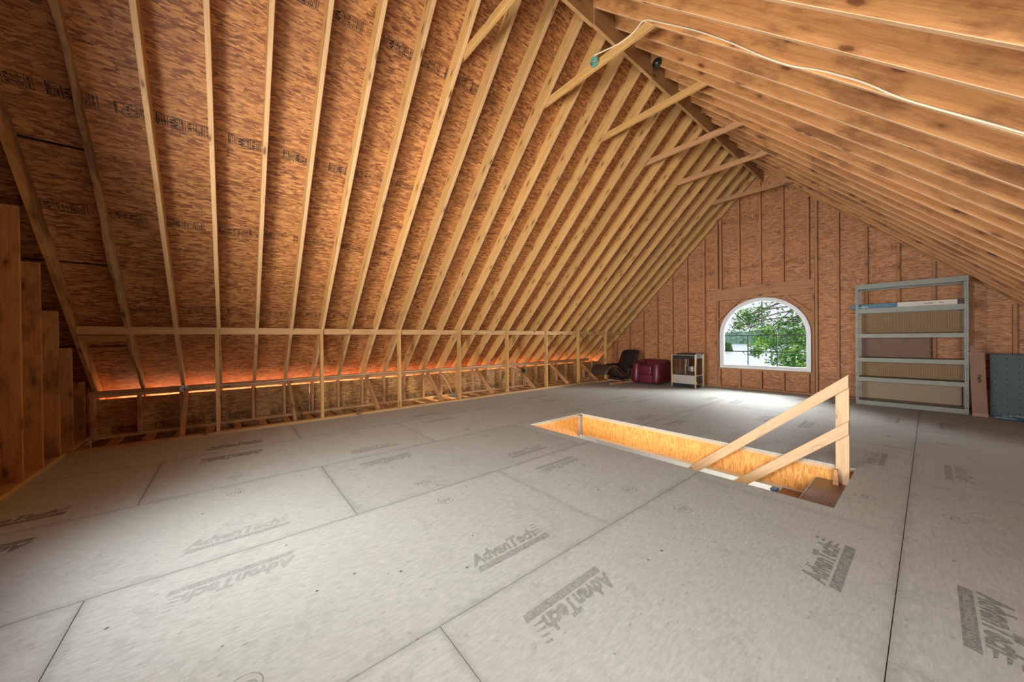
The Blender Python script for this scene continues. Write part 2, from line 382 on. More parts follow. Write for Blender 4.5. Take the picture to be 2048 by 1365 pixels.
# the crooked, bark-edged rafter near the camera's left
p0 = Vector((AX-.019, LY0, AZ-.019)); p1 = Vector((-7.38, LY0, AZ-.019-(7.38+AX-.019))); L = (p1-p0).length
bm = bmesh.new(); nseg = 90; ring = []
for s in range(nseg+1):
    t = s/nseg; x = t*L; rnd = random.random
    w0 = .019+.006*math.sin(x*4.1)+.003*math.sin(x*11+1)+.003*math.sin(x*23)
    w1 = .019+.004*math.sin(x*3.3+2)+.003*math.sin(x*17)
    zb = .012*max(0, math.sin(x*2.7+.5))+.006*math.sin(x*9)+.003*math.sin(x*31)
    off = .014*math.sin(x*1.5+.8)+.007*math.sin(x*5)
    sh = -1 if s == 0 else 0
    ring.append([bm.verts.new(q) for q in ((x, -w0*.8+off, zb-.004), (x, w1*.55+off, zb+.002), (x, w1+off, zb+.028), (x+sh*RD, .019, RD), (x+sh*RD, -.019, RD), (x, -w0+off, zb+.02))])
for a, b_ in zip(ring, ring[1:]):
    for q in range(6): bm.faces.new([a[q], a[(q+1) % 6], b_[(q+1) % 6], b_[q]])
bm.faces.new(ring[0][::-1]); bm.faces.new(ring[-1])
x = (p1-p0)/L; z = Vector((-1, 0, 1)).normalized(); y_ = z.cross(x); Mx = Matrix((x, y_, z)).transposed().to_4x4(); Mx.translation = p0
tag(link('rafter', mesh_of(bm), wood('bark_edged_pine', (.56, .36, .16), (.36, .19, .07), .02, 1.2, .75), ceiling, Mx), label='crooked bark-edged rafter')
# ridge board, in three lengths
for a, b_, dx, dz in ((-1.5, 3.16, 0, 0), (3.163, 4.41, .012, -.004), (4.413, 9.36, 0, .004)):
    box('ridge_board', AX-.019+dx, AX+.019+dx, a, b_, 4.70+dz, 4.955, W_PLATE, ceiling, axis='y')
box('ridge_board', AX-.018, AX+.018, -1.5, 9.36, 4.957, 5.15, W_PLATE, ceiling, axis='y')
# collar ties, nailed to the far side of every third rafter
for i in (7, 10, 13, 16, 19, 23):
    y = LY0+OC*i+.019+.002+.019
    zt = 4.205
    beam('collar_tie', (-3.2, y, zt), (-1.60, y, zt), .038, .089, (0, 0, 1), W_YEL if i < 15 else W_STUD, ceiling, 1, -1)
# roof sheathing, 4 x 8 ft sheets
def roofside(sign, rows, ybase, ylim, rowstart):
    for r in range(rows):
        s0 = rowstart+r*FT4; st = 3 if r % 2 else 6
        cuts = [-1.60, ybase]+[ybase+OC*(st+6*k) for k in range(6)]
        cuts = [c for c in cuts if c < ylim-.1]+[ylim]
        for ya, yb in zip(cuts, cuts[1:]):
            sa, sb = s0, s0+FT4
            if sign < 0: sb = min(sb, (AZ+RD*S2)*S2-.004); sa = max(sa, .11)
            else: sb = min(sb, (AZ-.026+RD*S2)*S2-.004)
            if sb-sa < .03: continue
            # point on underside of the sheathing for slope coordinate s (z = s/sqrt2)
            if sign < 0:
                X = lambda s: s/S2-(AZ-AX+RD*S2)
                o = Vector((X(sa), ya, sa/S2)); fm = frame(o, (0, 1, 0), (-1, 0, -1))
                fm = frame(Vector((X(sb), ya, sb/S2)), (0, 1, 0), (-1, 0, -1))
                tz = -.0118
            else:
                X = lambda s: (AZ+AX-.026+RD*S2)-s/S2
                fm = frame(Vector((X(sb), ya, sb/S2)), (0, 1, 0), (1, 0, -1)); tz = .0118
            # make thickness point outwards
            zax = fm.to_3x3() @ Vector((0, 0, 1)); tz = .0118 if zax.z > 0 else -.0118
            g = .0012; gs = .011 if (ya < -1.5 and sign < 0) else .0015
            bm = bmesh.new(); bbox(bm, g, yb-ya-g, gs, sb-sa-gs, min(0, tz)+.0002*(1 if tz > 0 else -1), max(0, tz))
            link('sheathing_panel', mesh_of(bm), OSB_ROOF, ceiling, fm)
roofside(-1, 7, LY0, 9.42, -.77)
roofside(1, 7, RY0, 9.42, -.77+.3)
# felt over the sheathing keeps the daylight out
FELT = flat('roofing_felt', (.012, .012, .013), .95)
nL = .014*S2
for sgn in (-1, 1):
    zt = AZ+RD*S2+nL+(0 if sgn < 0 else -.026); xe = -7.45 if sgn < 0 else 2.9
    pts = [(AX, zt), (xe, zt-abs(xe-AX)), (xe, zt-abs(xe-AX)+.02), (AX, zt+.03)]
    prism('roofing_felt', pts, 11.08, frame((0, 9.46, 0), (1, 0, 0), (0, 0, 1)), FELT, ceiling)

# ---- stamped grade marks on the sheathing
def textmesh(s, size, shear=0, offset=0, align='LEFT', sx=1.0):
    cu = bpy.data.curves.new('t', 'FONT'); cu.body = s; cu.size = size; cu.shear = shear; cu.offset = offset; cu.align_x = align; cu.resolution_u = 2
    cu.space_character = 1.0
    t = bpy.data.objects.new('t', cu); me = bpy.data.meshes.new_from_object(t); bpy.data.objects.remove(t); bpy.data.curves.remove(cu)
    if sx != 1:
        for v in me.vertices: v.co.x *= sx
    return me
def stampmesh(words, seed):
    """strip along +x, reading direction across it; returns mesh in xy plane"""
    rr = random.Random(seed); bm = bmesh.new(); hgt = .075; x = 0
    def q(x0, x1, y0, y1): bm.faces.new([bm.verts.new(p) for p in ((x0,y0,0),(x1,y0,0),(x1,y1,0),(x0,y1,0))])
    for wd, size in words:
        me = textmesh(wd, size, 0, size*.045)
        xs = [v.co.x for v in me.vertices]; ys = [v.co.y for v in me.vertices]
        k = (hgt-.014)/max(xs); hy = (max(ys)-min(ys)); ky = min(1.4, max(.6, 1))
        cw = hy*ky+.012
        base = len(bm.verts); bm2 = bmesh.new(); bm2.from_mesh(me)
        vm = {}
        for v in bm2.verts: vm[v] = bm.verts.new((x+.006+(max(ys)-v.co.y)*ky, .007+v.co.x*min(k, 1.6), 0))
        for f in bm2.faces:
            try: bm.faces.new([vm[v] for v in f.verts])
            except ValueError: pass
        bm2.free(); bpy.data.meshes.remove(me)
        q(x+cw, x+cw+.003, 0, hgt); x += cw+.003
    q(0, x, 0, .0026); q(0, x, hgt-.0026, hgt); q(0, .005, 0, hgt)
    me = bpy.data.meshes.new('printed_stamp'); bm.to_mesh(me); bm.free(); me.materials.append(INK); return me, x
ST = [stampmesh([('STRENGTH AXIS', .014), ('THIS DIRECTION', .014), ('APA', .05), ('RATED SHEATHING', .014), ('24/16', .03), ('SIZED FOR SPACING', .013), ('EXPOSURE 1', .016), ('PS 2-10', .014)], 1),
      stampmesh([('7/16 CATEGORY', .014), ('SHEATHING SPAN\nEXPOSURE 1\n0.418 INCH', .012), ('APA', .04), ('THIS SIDE\nDOWN', .018), ('24/16', .03), ('PS 2-10\nHUD-UM-40', .012)], 2),
      stampmesh([('RATED SHEATHING\n24/16\nEXPOSURE 1', .013), ('A P A', .03), ('NAIL 6 IN\nEDGES 12 IN\nFIELD', .012), ('PRP-108', .016)], 3)]
def stamp(fm, k, sxm=1.0, alpha=.9, parent=None):
    o = link('printed_stamp', ST[k][0], INK, parent or ceiling, fm @ Matrix.Diagonal((sxm, 1.3, 1, 1))); o.color = (1, 1, 1, alpha); return ST[k][1]*sxm
def roofstamps(s, y0, y1, gaps, alpha, seed, scale=1.25):
    rr = random.Random(seed); y = y0
    while y < y1:
        k = rr.randrange(3); X = s/S2-(AZ-AX+RD*S2)
        o = Vector((X, y, s/S2))+Vector((.0006, 0, -.0006))
        wd = stamp(frame(o, (0, 1, 0), (1, 0, 1)), k, scale*(.9+.4*rr.random()), alpha)
        y += wd*scale+(rr.random()**3)*gaps+.004
roofstamps(4.50, -1.35, .95, .05, 1.0, 5)
roofstamps(4.53, 1.3, 3.0, .5, .45, 6)
roofstamps(3.47, -1.42, .1, .05, .75, 7)
roofstamps(3.50, .2, 2.4, .4, .5, 8)
roofstamps(2.24, -.95, 2.2, .2, .5, 9)
roofstamps(5.86, .45, 2.4, .10, .9, 10)
roofstamps(5.83, 2.9, 5.2, .9, .4, 11)
roofstamps(1.14, -1.2, 6.2, .3, .55, 12)
# ---------------------------------------------------------------- walls: far gable
wall_back = empty('wall_back', kind='structure')
zl = lambda x: min(AZ-AX+x, AZ-.026+AX-x)          # underside of rafters on the gable plane
def sheath_wall(parent, Y, outward, rows, cols, opening, mat, xlim=(-7.0, 2.3)):
    rowsz = rows
    for ri, (z0, z1) in enumerate(rowsz):
        xs = cols[ri % 2]
        for xa, xb in zip(xs, xs[1:]):
            for (a, b_, c, d) in (cutrects((xa, xb, z0, z1), opening) if opening else [(xa, xb, z0, z1)]):
                g = .0008
                poly = [(a+g, c+g), (b_-g, c+g), (b_-g, d-g), (a+g, d-g)]
                poly = clip(poly, -1, 1, AZ-AX+RD*S2); poly = clip(poly, 1, 1, AZ+AX-.026+RD*S2)
                poly = clip(poly, -1, 0, -xlim[0]); poly = clip(poly, 1, 0, xlim[1])
                if len(poly) < 3: continue
                u0 = min(p[0] for p in poly); v0 = min(p[1] for p in poly)
                fm = frame((u0, Y, v0), (1, 0, 0), (0, 0, 1))      # z axis = -Y
                prism('sheathing_panel', [(u-u0, v-v0) for u, v in poly], -.0118*outward, fm, mat, parent)
WX0, WX1, WZ0, WSP = -3.255, -1.555, .478, 1.245; WR = (WX1-WX0)/2; WXC = (WX0+WX1)/2; WTOP = WSP+WR
rows = [(-.2, .83), (.83, 2.045), (2.045, 3.265), (3.265, 4.48), (4.48, 5.7)]
colsA = [-7.3, -5.5, -3.07, -.635, 1.8, 4.2]; colsB = [-7.9, -6.7, -4.28, -1.85, .58, 3.0]
sheath_wall(wall_back, GY+.0895, 1, rows, (colsA, colsB), (WX0, WX1, WZ0, WTOP), OSB_WALL)
# sheathing fill between arch and square opening
for sgn in (-1, 1):
    N = 10; arc = [(WXC+sgn*WR*math.cos(math.pi/2*t/N), WSP+WR*math.sin(math.pi/2*t/N)) for t in range(N+1)]
    pts = arc+[(WXC+sgn*WR, WTOP)]
    if sgn < 0: pts = pts[::-1]
    prism('sheathing_panel', pts, -.0118, frame((0, GY+.0895, 0), (1, 0, 0), (0, 0, 1)), OSB_WALL, wall_back)
def vstud(parent, x, z0, z1, Y0=GY, d=.089, mat=W_GAB, w=.038, name='stud'):
    return box(name, x-w/2, x+w/2, Y0, Y0+d, z0, z1, mat, parent, axis='z')
for x in (-6.62, -6.17, -5.73, -5.28, -4.855, -4.43, -4.035, -3.61, -3.345, -1.465, -1.14, -.75, -.35, .05, .42, .83, 1.25):
    vstud(wall_back, x, .039, zl(x)-.03)
for x in (-3.30, -1.512): vstud(wall_back, x, .039, 2.098)
for x in (-3.305, -3.225, -2.84, -2.42, -2.01, -1.59): vstud(wall_back, x, 2.392, zl(x)-.03)
for x in (-3.262, -2.84, -2.42, -2.01, -1.60): vstud(wall_back, x, .039, .435)
box('bottom_plate', -6.9, 1.5, GY, GY+.089, 0, .038, W_GAB, wall_back)
box('header', -3.322, -1.488, GY-.004, GY+.084, 2.10, 2.39, W_GAB, wall_back)
box('sill_plate', -3.28, -1.53, GY, GY+.085, .437, .475, W_GAB, wall_back)
for (a, b_) in (((-3.275, 1.62), (-2.80, 2.095)), ((-1.99, 2.095), (-1.535, 1.66))):
    beam('corner_brace', (a[0], GY+.05, a[1]), (b_[0], GY+.05, b_[1]), .06, .038, (0, 0, 1), W_GAB, wall_back)
for s_, x0, x1, al in ((1.33, -6.5, -4.2, .35), (2.78, -4.6, -.1, .35), (3.95, -3.6, -2.5, .5)):
    x = x0; rr = random.Random(int(s_*100))
    while x < x1:
        fm = frame((x, GY+.0889, s_), (1, 0, 0), (0, 0, 1)); x += stamp(fm, rr.randrange(3), 1.2, al, wall_back)*1.0+rr.random()*.15
# ---- arched window
def arch_pts(r_in, zb, N=28):
    return [(WXC-r_in, zb)]+[(WXC-r_in*math.cos(math.pi*t/N), WSP+r_in*math.sin(math.pi*t/N)) for t in range(N+1)]+[(WXC+r_in, zb)]
def archframe(name, ro, ri, zo, zi, y0, y1, mat, parent):
    bm = bmesh.new(); O = arch_pts(ro, zo); I = arch_pts(ri, zi); n_ = len(O)
    V = [[bm.verts.new((p[0], y, p[1])) for p in P] for P, y in ((O, y0), (I, y0), (I, y1), (O, y1))]
    for k in range(n_):
        k2 = (k+1) % n_
        for a in range(4): bm.faces.new([V[a][k], V[a][k2], V[(a+1) % 4][k2], V[(a+1) % 4][k]])
    return link(name, mesh_of(bm), mat, parent)
window_1 = empty('window_1', kind='structure')
archframe('window_frame', WR+.004, WR-.042, WZ0-.002, WZ0+.042, GY+.002, GY+.13, WHITE, window_1)
archframe('window_sash', WR-.043, WR-.078, WZ0+.043, WZ0+.078, GY+.03, GY+.10, WHITE, window_1)
# six panes of one arched glazing: split at the grille
GZ = [WZ0+.078, .875, WSP+.0]; ri = .275; RG = WR-.078
gy = GY+.066
def pane(pts): prism('pane', pts, .004, frame((0, gy, 0), (1, 0, 0), (0, 0, 1)), GLASS, window_1)
for za, zb in zip(GZ, GZ[1:]):
    for xa, xb in ((WXC-RG, WXC-ri), (WXC-ri, WXC+ri), (WXC+ri, WXC+RG)): pane([(xa, za), (xb, za), (xb, zb), (xa, zb)])
A = [0, 45, 90, 135, 180]
for a0, a1 in zip(A, A[1:]):
    an = [math.radians(a0+(a1-a0)*t/8) for t in range(9)]
    pane([(WXC+RG*math.cos(t), WSP+RG*math.sin(t)) for t in an]+[(WXC+ri*math.cos(t), WSP+ri*math.sin(t)) for t in an[::-1]])
pane([(WXC+ri*math.cos(math.pi*t/12), WSP+ri*math.sin(math.pi*t/12)) for t in range(13)])
def bar(p, q, r=.009):
    r = .0095
    y = gy-.012; return beam('grille_bar', (p[0], y, p[1]), (q[0], y, q[1]), r*2, r, (0, 1, 0), BLACKG, window_1, bevel=.0005)
for z in GZ[1:]: bar((WXC-RG, z), (WXC+RG, z), .006)
for x in (WXC-ri, WXC+ri): bar((x, WZ0+.078), (x, WSP), .006)
for a in (45, 90, 135): bar((WXC+ri*math.cos(math.radians(a)), WSP+ri*math.sin(math.radians(a))), (WXC+RG*math.cos(math.radians(a)), WSP+RG*math.sin(math.radians(a))), .006)
tube('grille_arch', [(WXC+ri*math.cos(math.pi*t/16), gy-.007, WSP+ri*math.sin(math.pi*t/16)) for t in range(17)], .0095, BLACKG, window_1)

# ---------------------------------------------------------------- near gable wall (left edge of the picture)
wall_front = empty('wall_front', kind='structure')
W2 = (-3.22, -1.58, .48, 2.09)
for x0_, x1_ in ((-6.9, 1.5),): box('bottom_plate', x0_, x1_, NY-.14, NY, 0, .038, W_PLATE, wall_front)
for x in (-6.88, -6.60, -6.18, -5.79, -5.36, -4.95, -4.54, -4.13, -3.72, -3.30, -1.50, -1.1, -.69, -.28, .13, .53, .94, 1.3):
    vstud(wall_front, x, .039, zl(x)+(.02 if x < AX else -.03), NY-.14, .14, W_OLD)
for x in (-2.9, -2.5, -2.1, -1.75):
    vstud(wall_front, x, .039, .44, NY-.14, .14, W_OLD); vstud(wall_front, x, 2.35, zl(x)-.03, NY-.14, .14, W_OLD)
box('header', -3.28, -1.52, NY-.14, NY, 2.10, 2.34, W_OLD, wall_front)
sheath_wall(wall_front, NY-.141, -1, rows, (colsB, colsA), (W2[0], W2[1], W2[2], W2[3]), OSB_ROOF)
window_2 = empty('window_2', kind='structure')
for a in ((W2[0], W2[0]+.04, W2[2], W2[3]), (W2[1]-.04, W2[1], W2[2], W2[3]), (W2[0]+.041, W2[1]-.041, W2[2], W2[2]+.04), (W2[0]+.041, W2[1]-.041, W2[3]-.04, W2[3])):
    box('window_frame', a[0], a[1], NY-.152, NY-.1, a[2], a[3], WHITE, window_2)
# ---------------------------------------------------------------- left: knee wall, eave wall
wall_left = empty('wall_left', kind='structure')
KX = -5.925
box('bottom_plate', KX-.089, KX, -1.379, 9.249, 0, .038, W_PLATE, wall_left, axis='y')
for a, b_ in ((-1.30, 3.30), (3.302, 7.4), (7.402, 9.24)):
    box('top_plate', KX-.07, KX-.032, a, b_, 1.318, 1.407, W_PLATE, wall_left, axis='y')
# posts, notched over the plate
bm = bmesh.new()
prof = [(0, 0), (.089, 0), (.089, -1.274), (.031, -1.274), (.031, -1.362), (0, -1.362)]
a = [bm.verts.new((-v, -.019, u)) for u, v in prof]; b2 = [bm.verts.new((-v, .019, u)) for u, v in prof]
bm.faces.new(a); bm.faces.new(b2[::-1])
for i in range(6): bm.faces.new([a[i], b2[i], b2[(i+1) % 6], a[(i+1) % 6]])
pm = mesh_of(bm); pm.materials.append(W_YEL)
for k in range(8):
    y = -.125+1.2215*k
    # local x up, local z towards -X
    fm = Matrix(((0, 0, -1, KX), (0, 1, 0, y), (1, 0, 0, .039), (0, 0, 0, 1)))
    link('post', pm, None, wall_left, fm)
wall_eave = empty('wall_eave', kind='structure')
for z0 in (.520, .5605):
    box('top_plate', -6.80, -6.711, -1.379, 8.6, z0, z0+.0395, W_STUD, wall_eave, axis='y')
box('bottom_plate', -6.84, -6.751, -1.379, 9.24, -.019, .019, W_PLATE, wall_eave, axis='y')
for k in range(-4, 24):
    y = .28+OC*k+.0
    if y > 9.2: break
    vm = box('stud', -6.80, -6.711, y-.019, y+.019, .0195, .5195, W_STUD, wall_eave, axis='z')
y = -1.38; k = 0
while y < 9.3:
    y2 = min(y+2.4384, 9.34)
    fm = frame((-6.8025, y+.002, -.17), (0, 1, 0), (0, 0, 1))
    bm = bmesh.new(); bbox(bm, 0, y2-y-.004, 0, .655, -.0115, 0)
    link('sheathing_panel', mesh_of(bm), OSB_EAVE, wall_eave, frame((-6.8145, y+.002, -.17), (0, 1, 0), (0, 0, 1))); y = y2
yy = -1.2; rr = random.Random(3)
while yy < 6:
    yy += stamp(frame((-6.8020, yy, .03), (0, 1, 0), (0, 0, 1)), rr.randrange(3), 1.1, .7, wall_eave)*1.05+rr.random()**2*.3
for i in (1, 4, 7, 10, 13, 16, 19, 22):            # diagonal struts from eave plate to knee-wall plate
    y = LY0+OC*i+.02+.019
    beam('strut', (-6.70, y, .50), (-6.035, y, -.01), .038, .089, (1, 0, 1), W_STUD, wall_eave)
box('soffit_board', -7.34, -6.816, -1.5, 9.4, .205, .217, OSB_WELL, wall_eave)
box('rim_board', -7.0, -5.9, -1.56, -1.381, -.46, -.0195, W_STUD, wall_eave)
box('rim_board', -6.84, -6.815, -1.5, 9.4, -.46, -.172, W_STUD, wall_eave, axis='y')
LEAK_MAT = flat('leak_cover', (.5, .5, .5), .8)
leak_root = empty('leak_block_1', kind='structure')  # unseen sheets added outside both gables to stop light leaks
def wrap(y0, y1, hole):  # adds the unseen leak cover sheets outside one gable
    for r_ in cutrects((-7.5, 2.9, -.5, 5.4), hole):
        poly = [(r_[0], r_[2]), (r_[1], r_[2]), (r_[1], r_[3]), (r_[0], r_[3])]
        poly = clip(poly, -1, 1, AZ-AX+RD*S2+.02); poly = clip(poly, 1, 1, AZ+AX-.026+RD*S2+.02)
        if len(poly) >= 3: prism('leak_cover', poly, y1-y0, frame((0, y1, 0), (1, 0, 0), (0, 0, 1)), LEAK_MAT, leak_root)
wrap(-1.575, -1.55, W2)
wrap(GY+.103, GY+.11, (WX0-.002, WX1+.002, WZ0-.003, WTOP+.002))
for sgn in (-1, 1):
    N = 14; arc = [(WXC+sgn*(WR+.003)*math.cos(math.pi/2*t/N), WSP+(WR+.003)*math.sin(math.pi/2*t/N)) for t in range(N+1)]
    pts = arc+[(WXC+sgn*(WR+.003), WTOP+.003)]
    if sgn < 0: pts = pts[::-1]
    prism('leak_cover', pts, .007, frame((0, GY+.11, 0), (1, 0, 0), (0, 0, 1)), LEAK_MAT, leak_root)
for i in (-1, ):   # blocking in the first bay
    beam('blocking', (-6.03, LY0-OC+.02, 1.265), (-6.03, LY0-.02, 1.265), .089, .038, (-1, 0, 1), W_OLD, ceiling)
# right side, out of the picture
wall_right = empty('wall_right', kind='structure')
box('knee_board', 1.50, 1.512, -1.5, 9.36, -.02, 1.05, OSB_WALL, wall_right)

# ---------------------------------------------------------------- stairwell lining
well = empty('wall_stairwell', kind='structure')
def lining(p, du, wd, dn):
    """strand board upright, strands vertical; p lower corner, du along the wall, thickness dn"""
    fm = frame(p, (0, 0, 1), du); z = fm.to_3x3() @ Vector((0, 0, 1)); t = .011 if z.dot(Vector(dn)) > 0 else -.011
    prism('lining_panel', [(0, 0), (.27, 0), (.27, wd), (0, wd)], t, fm, OSB_WELL, well)
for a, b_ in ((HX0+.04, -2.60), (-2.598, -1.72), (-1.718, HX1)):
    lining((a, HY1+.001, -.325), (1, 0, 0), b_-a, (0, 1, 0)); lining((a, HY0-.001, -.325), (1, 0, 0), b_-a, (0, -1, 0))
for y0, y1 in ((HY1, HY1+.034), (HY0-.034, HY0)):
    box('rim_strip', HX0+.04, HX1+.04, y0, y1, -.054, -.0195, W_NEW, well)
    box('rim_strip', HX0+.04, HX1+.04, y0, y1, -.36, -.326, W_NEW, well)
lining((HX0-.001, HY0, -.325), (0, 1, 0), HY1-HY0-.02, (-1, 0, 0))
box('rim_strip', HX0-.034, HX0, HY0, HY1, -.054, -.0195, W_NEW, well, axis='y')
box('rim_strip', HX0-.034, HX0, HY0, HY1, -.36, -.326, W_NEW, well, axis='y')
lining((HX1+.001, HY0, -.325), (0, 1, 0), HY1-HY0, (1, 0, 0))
box('corner_post', HX0+.001, HX0+.037, HY1-.06, HY1-.001, -.36, -.03, flat('galvanised_strip', (.42, .38, .36), .5, .3), well)
# lower storey
low = empty('wall_lower', kind='structure')
box('drywall', -7.0, 2.0, 9.4, 9.45, -2.95, -.373, WALLW, low)
box('drywall', -7.05, -7.0, -1.5, 9.4, -2.95, -.373, WALLW, low)
box('drywall', 2.0, 2.05, -1.5, 9.4, -2.95, -.373, WALLW, low)
box('drywall', -7.0, 2.0, -1.55, -1.5, -2.95, -.373, WALLW, low)
box('floor_slab', -7.0, 2.0, -1.5, 9.4, -3.0, -2.95, flat('concrete', (.45, .44, .42), .8), low)
for r in ((-7.0, 2.0, -1.5, HY0-.036), (-7.0, 2.0, HY1+.036, 9.4), (HX1+.3, 2.0, HY0-.035, HY1+.035)):
    if r[0] == -7.0 and r[3] > 5: box('lower_ceiling_board', -5.9, r[1], r[2], r[3], -.372, -.362, WALLW, low)
    elif r[0] == -7.0: box('lower_ceiling_board', -5.9, r[1], r[2], r[3], -.372, -.362, WALLW, low)
    else: box('lower_ceiling_board', *r, -.372, -.362, WALLW, low)
box('lower_ceiling_board', -5.9, HX0-.036, HY0-.035, HY1+.035, -.372, -.362, WALLW, low)

for x, hcol, lab in ((-2.15, (.012, .03, .07), 'dark blue storage bin on the lower floor, seen through the stair opening'), (-1.99, (.03, .30, .30), 'teal storage bin on the lower floor, seen through the stair opening')):
    sb = empty('storage_bin', (x, 9.15, -2.95), label=lab, cat='bin')
    mt = flat('bin_plastic', hcol, .4)
    box('bin_body', -.05, .05, -.12, .12, 0, .84, mt, sb, .006); box('bin_lid', -.056, .056, -.126, .126, .841, .875, mt, sb, .004)
# ---------------------------------------------------------------- staircase and handrail
TREAD = wood('brown_wood_look_tread', (.26, .135, .085), (.16, .075, .05), .04, .5, 0, .28)
stair = empty('staircase', (-.56, 3.84, -.15), label='brown wood-look stair treads descending through the floor opening', cat='staircase')
TB = (-.56, 3.84, -.15)
NOSE = flat('pale_nosing', (.5, .48, .46), .5)
for k in range(9):
    x1 = HX1-.002-.262*k; z = -.15-.19*k
    if z < -1.9: break
    a = box('tread', x1-.262-TB[0], x1-TB[0]-(0 if k == 0 else .0), HY0+.02-TB[1], HY1-.015-TB[1], z-.03-TB[2], z-TB[2], TREAD, stair, .003, axis='y')
    box('nosing', x1-.272-TB[0], x1-.2625-TB[0], HY0+.02-TB[1], HY1-.015-TB[1], z-.034-TB[2], z+.002-TB[2], NOSE, stair, axis='y')
    box('riser', x1-.25-TB[0], x1-.24-TB[0], HY0+.02-TB[1], HY1-.015-TB[1], z-.189-TB[2], z-.031-TB[2], WALLW, stair)
for y in (HY0+.016, HY1-.012):
    beam('stringer', (HX1-.03-TB[0], y-TB[1], -.42-TB[2]), (HX1-.262*8-TB[0], y-TB[1], -.42-.19*8-TB[2]), .016, .2, (0, 0, 1), W_NEW, stair)
rail = empty('stair_handrail', (-.51, 4.345, -.15), label='pale pine stair rail of two sloping boards nailed to an upright', cat='handrail')
RB = Vector((-.51, 4.345, -.15))
PX0, PX1 = -.555, -.464
box('post', PX0-RB.x, PX1-RB.x, -.019, .019, 0, .772-RB.z, W_NEW, rail, .0015, axis='z')
def sloped(top, lower, ax):
    # board: upper edge from top (right) to lower(left); vertical cut at the right end
    (x1, z1), (x0, z0) = top, lower
    d = Vector((x1-x0, 0, z1-z0)).normalized(); nrm = Vector((d.z, 0, -d.x))   # pointing down-right
    p0 = Vector((x0, 4.3075, z0))+nrm*.089; 
    sl = math.tan(math.atan2(z1-z0, x1-x0))
    # lower edge end so that vertical cut at x1
    Lx = x1
    t = (Lx-p0.x)/d.x; p1 = p0+d*t
    beam('rail_board', p0-RB, p1-RB, .037, .089, (-d.z, 0, d.x), W_NEW, rail, 0, sl)
sloped((PX1, .865), (-1.97, -.455), 0)
sloped((PX1, .445), (-1.42, -.41), 0)
# small cleat at the post foot
bm = bmesh.new(); v = bbox(bm, -.02, .02, -.02, .02, 0, .14)
for q in v:
    if q.co.z > .07: q.co.x *= .6
link('cleat', mesh_of(bm), W_STUD, rail, Matrix.Translation((-.038-0, -.06, .001)))

# ---------------------------------------------------------------- floor prints
def merge(meshes_mats):
    bm = bmesh.new()
    for me, mx in meshes_mats:
        b2 = bmesh.new(); b2.from_mesh(me); b2.transform(mx); t = bpy.data.meshes.new('t'); b2.to_mesh(t); b2.free(); bm.from_mesh(t); bpy.data.meshes.remove(t)
    return bm
tm = textmesh('AdvanTech', .125, .35, .0062)
mx_ = max(v.co.x for v in tm.vertices); kx = .46/mx_
bm = merge([(tm, Matrix.Translation((.03, .062, 0)) @ Matrix.Diagonal((kx, 1.0, 1, 1)))])
def qd(pts): bm.faces.new([bm.verts.new((*p, 0)) for p in pts])
qd([(.02, .0), (.535, .0), (.55, .045), (.035, .045)])
for k in range(4): qd([(.48+.012*k, .07+.03*k), (.54+.006*k, .068+.03*k), (.53+.006*k, .078+.03*k), (.485+.012*k, .085+.03*k)])
LOGO = bpy.data.meshes.new('printed_logo'); bm.to_mesh(LOGO); bm.free(); LOGO.materials.append(INKF)
t2 = textmesh('SUBFLOORING 23/32 T&G', .03, 0, .0006); k2 = .40/max(v.co.x for v in t2.vertices)
INKL = ink('pale_reversed_print', (.50, .5, .47), .6, .9)
bm = merge([(t2, Matrix.Translation((.07, .012, .0003)) @ Matrix.Diagonal((k2, 1, 1, 1)))]); LOGO2 = bpy.data.meshes.new('print_line'); bm.to_mesh(LOGO2); bm.free(); LOGO2.materials.append(INKL)
t3 = textmesh('RD', .06, 0, .001, 'CENTER'); bm = merge([(t3, Matrix.Translation((0, -.021, 0)))])
for R0, R1 in ((.052, .057),):
    for k in range(36):
        a0, a1 = 2*math.pi*k/36, 2*math.pi*(k+1)/36
        qd([(R0*math.cos(a0), R0*math.sin(a0)), (R1*math.cos(a0), R1*math.sin(a0)), (R1*math.cos(a1), R1*math.sin(a1)), (R0*math.cos(a1), R0*math.sin(a1))])
for k in range(6): qd([(-.003, -.075-.012*k), (.003, -.075-.012*k), (.003, -.068-.012*k), (-.003, -.068-.012*k)])
ROUND = bpy.data.meshes.new('round_stamp'); bm.to_mesh(ROUND); bm.free(); ROUND.materials.append(INKF)
strength = {(-4, .03): .7, (-1, 1.245): .32, (-2, .03): .2, (0, 2.468): .5, (-3, -1.193): 1.0}
